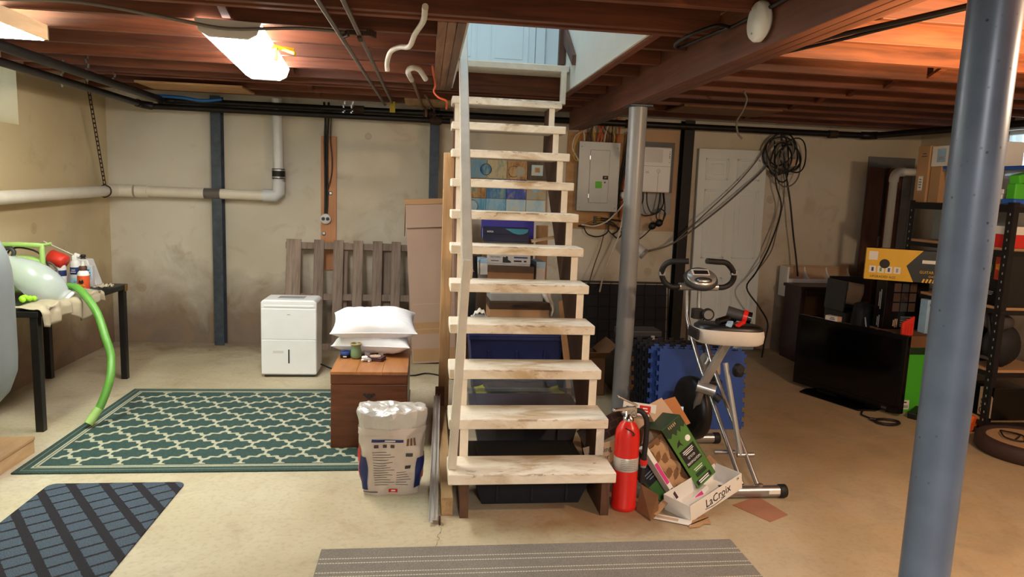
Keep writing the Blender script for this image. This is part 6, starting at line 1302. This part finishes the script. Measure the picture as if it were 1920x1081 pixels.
t = thing('pale_board', 'pale grey board leaning behind the shelving at far end', 'board', (4.28, 5.0, .45)); box('board', 'mirror_grey', (4.245, 4.262), (4.62, 5.45), (.0, 1.50), t, .002)
tag(box('red_game_box', 'red', (3.77, 4.10), (4.11, 4.42), (ZS, ZS + .085), None, .003), 'flat red box lying on the second shelf from top', 'box'); tag(box('white_game_box', 'paper', (3.77, 4.10), (4.11, 4.42), (ZS + .086, ZS + .14), None, .003), 'flat white box on the red one, second shelf', 'box')
tag(box('red_game_box', 'red', (3.77, 4.10), (4.46, 4.66), (ZS, ZS + .10), None, .003), 'second red box farther along the same shelf', 'box')
t = thing('fire_art_box', 'large black box with fiery picture on the middle shelf', 'box', (3.93, 4.28, .875)); box('body', 'bezel', (3.77, 4.10), (4.11, 4.50), (.875, 1.22), t, .003)
xx = 3.7692
b = B().box((xx, 3.77), (4.12, 4.21), (1.05, 1.20)); b.build('fire_print', 'fire_red', t); B().add([(xx - .0006, 4.13, 1.10), (xx - .0006, 4.20, 1.12), (xx - .0006, 4.205, 1.15), (xx - .0006, 4.16, 1.16), (xx - .0006, 4.13, 1.14)], [(0, 1, 2, 3, 4)]).build('fire_print', 'fire_yellow', t)
B().lathe([(.058, 0), (.058, .001), (.055, .001), (.055, 0)], (xx, 4.29, 1.12), (-1, 0, 0), 32).build('ring_print', 'green_print', t); B().obox((xx, 4.26, 1.075), (.001, .04, .008), (R(12), 0, 0)).build('glow_print', 'hose_green', t)
for z, y in ((1.19, 4.30), (1.175, 4.30), (.965, 4.25), (.955, 4.25), (.945, 4.26), (1.02, 4.29)): box('text_line', 'silver_ink', (xx - .0004, xx), (y - .05, y + .05), (z, z + .003), t, 0)
t = thing('yellow_tool', 'small yellow plastic piece above the fiery box at right edge', 'tool', (3.80, 4.13, 1.221)); B().obox((3.80, 4.14, 1.235), (.03, .07, .02), (R(25), 0, 0)).build('piece', 'yellow', t, .003)
t = thing('red_mesh_bag', 'folded dark red striped item under the middle shelf', 'bag', (3.9, 4.42, .455)); box('body', 'bezel', (3.77, 4.05), (4.36, 4.60), (.455, .83), t, .02)
for k in range(7): box('stripe', 'red', (3.7685, 3.77), (4.38, 4.55), (.62 + .026 * k, .632 + .026 * k), t, 0)
t = thing('backpack', 'grey and black backpack heap on the lower shelf at right', 'backpack', (3.93, 4.22, .455))
def lump(c, r, m, nm, par, sd): 
    B().grid(lambda u, v: (c[0] + r[0] * math.cos(6.283 * u) * math.sin(3.1416 * v) * (1 + .1 * math.sin(u * 25 + sd)), c[1] + r[1] * math.sin(6.283 * u) * math.sin(3.1416 * v), c[2] - r[2] * math.cos(3.1416 * v) * (1 + .08 * math.sin(u * 19 + v * 6))), 28, 14).build(nm, m, par)
lump((3.90, 4.22, .60), (.13, .10, .145), 'bag_black', 'body', t, 1); lump((3.85, 4.22, .76), (.09, .09, .06), 'grey_fabric', 'top_pocket', t, 4); B().tube([(3.80, 4.15, .60), (3.76, 4.17, .70), (3.78, 4.22, .80), (3.84, 4.28, .82)], .012, 8, spline=4).build('strap', 'bag_black', t); box('clip', 'grey_fabric', (3.745, 3.775), (4.14, 4.22), (.51, .53), t, .006)
t = carton('lettered_box', 'black and tan box with bold black letters on low shelf', (3.90, 4.18, .116), (.26, .20, .22), 'bezel'); B().add([(-.131, -.095, .01), (-.131, .02, .01), (-.131, .02, .20), (-.131, -.03, .215), (-.131, -.095, .15)], [(0, 1, 2, 3, 4)]).build('tan_print', 'card_light', t, local=True); txt('SU', .07, 'ink', t, FL(-.1316, -.035, .10)); txt('C', .07, 'ink', t, FL(-.1316, -.01, .04))
t = thing('ottoman', 'low round dark brown base with tan top at right edge', 'ottoman', (3.78, 3.765, 0))
RB = .30 
B().lathe([(0, 0), (RB - .02, 0), (RB, .02), (RB, .085), (RB - .02, .10), (RB - .05, .10), (RB - .06, .09)], (3.78, 3.765, 0), n=56).build('rim', 'ottoman_brown', t); B().lathe([(RB - .055, .088), (0, .088)], (3.78, 3.765, 0), n=48).build('top', 'tan_top', t)
tag(B().tube([(3.68, 3.90, .108), (3.63, 3.80, .1), (3.70, 3.74, .096), (3.78, 3.84, .1), (3.70, 3.92, .104), (3.74, 3.82, .11), (3.66, 3.76, .1)], .005, 6, spline=5).build('cable_tangle', 'cable_black'), 'tangle of thin black cables on the round base', 'cables')
t = thing('orange_clamp', 'orange and black plastic clamp on floor behind big column', 'clamp', (3.78, 4.22, 0)); B().obox((3.74, 4.20, .075), (.08, .05, .07), (R(10), R(15), .3)).build('jaw', 'orange', t, .01); B().obox((3.72, 4.20, .035), (.06, .05, .06), (0, R(-10), .3)).build('jaw', 'orange', t, .01); B().obox((3.77, 4.20, .02), (.07, .05, .038), (0, 0, .3)).build('grip', 'rubber', t, .006)
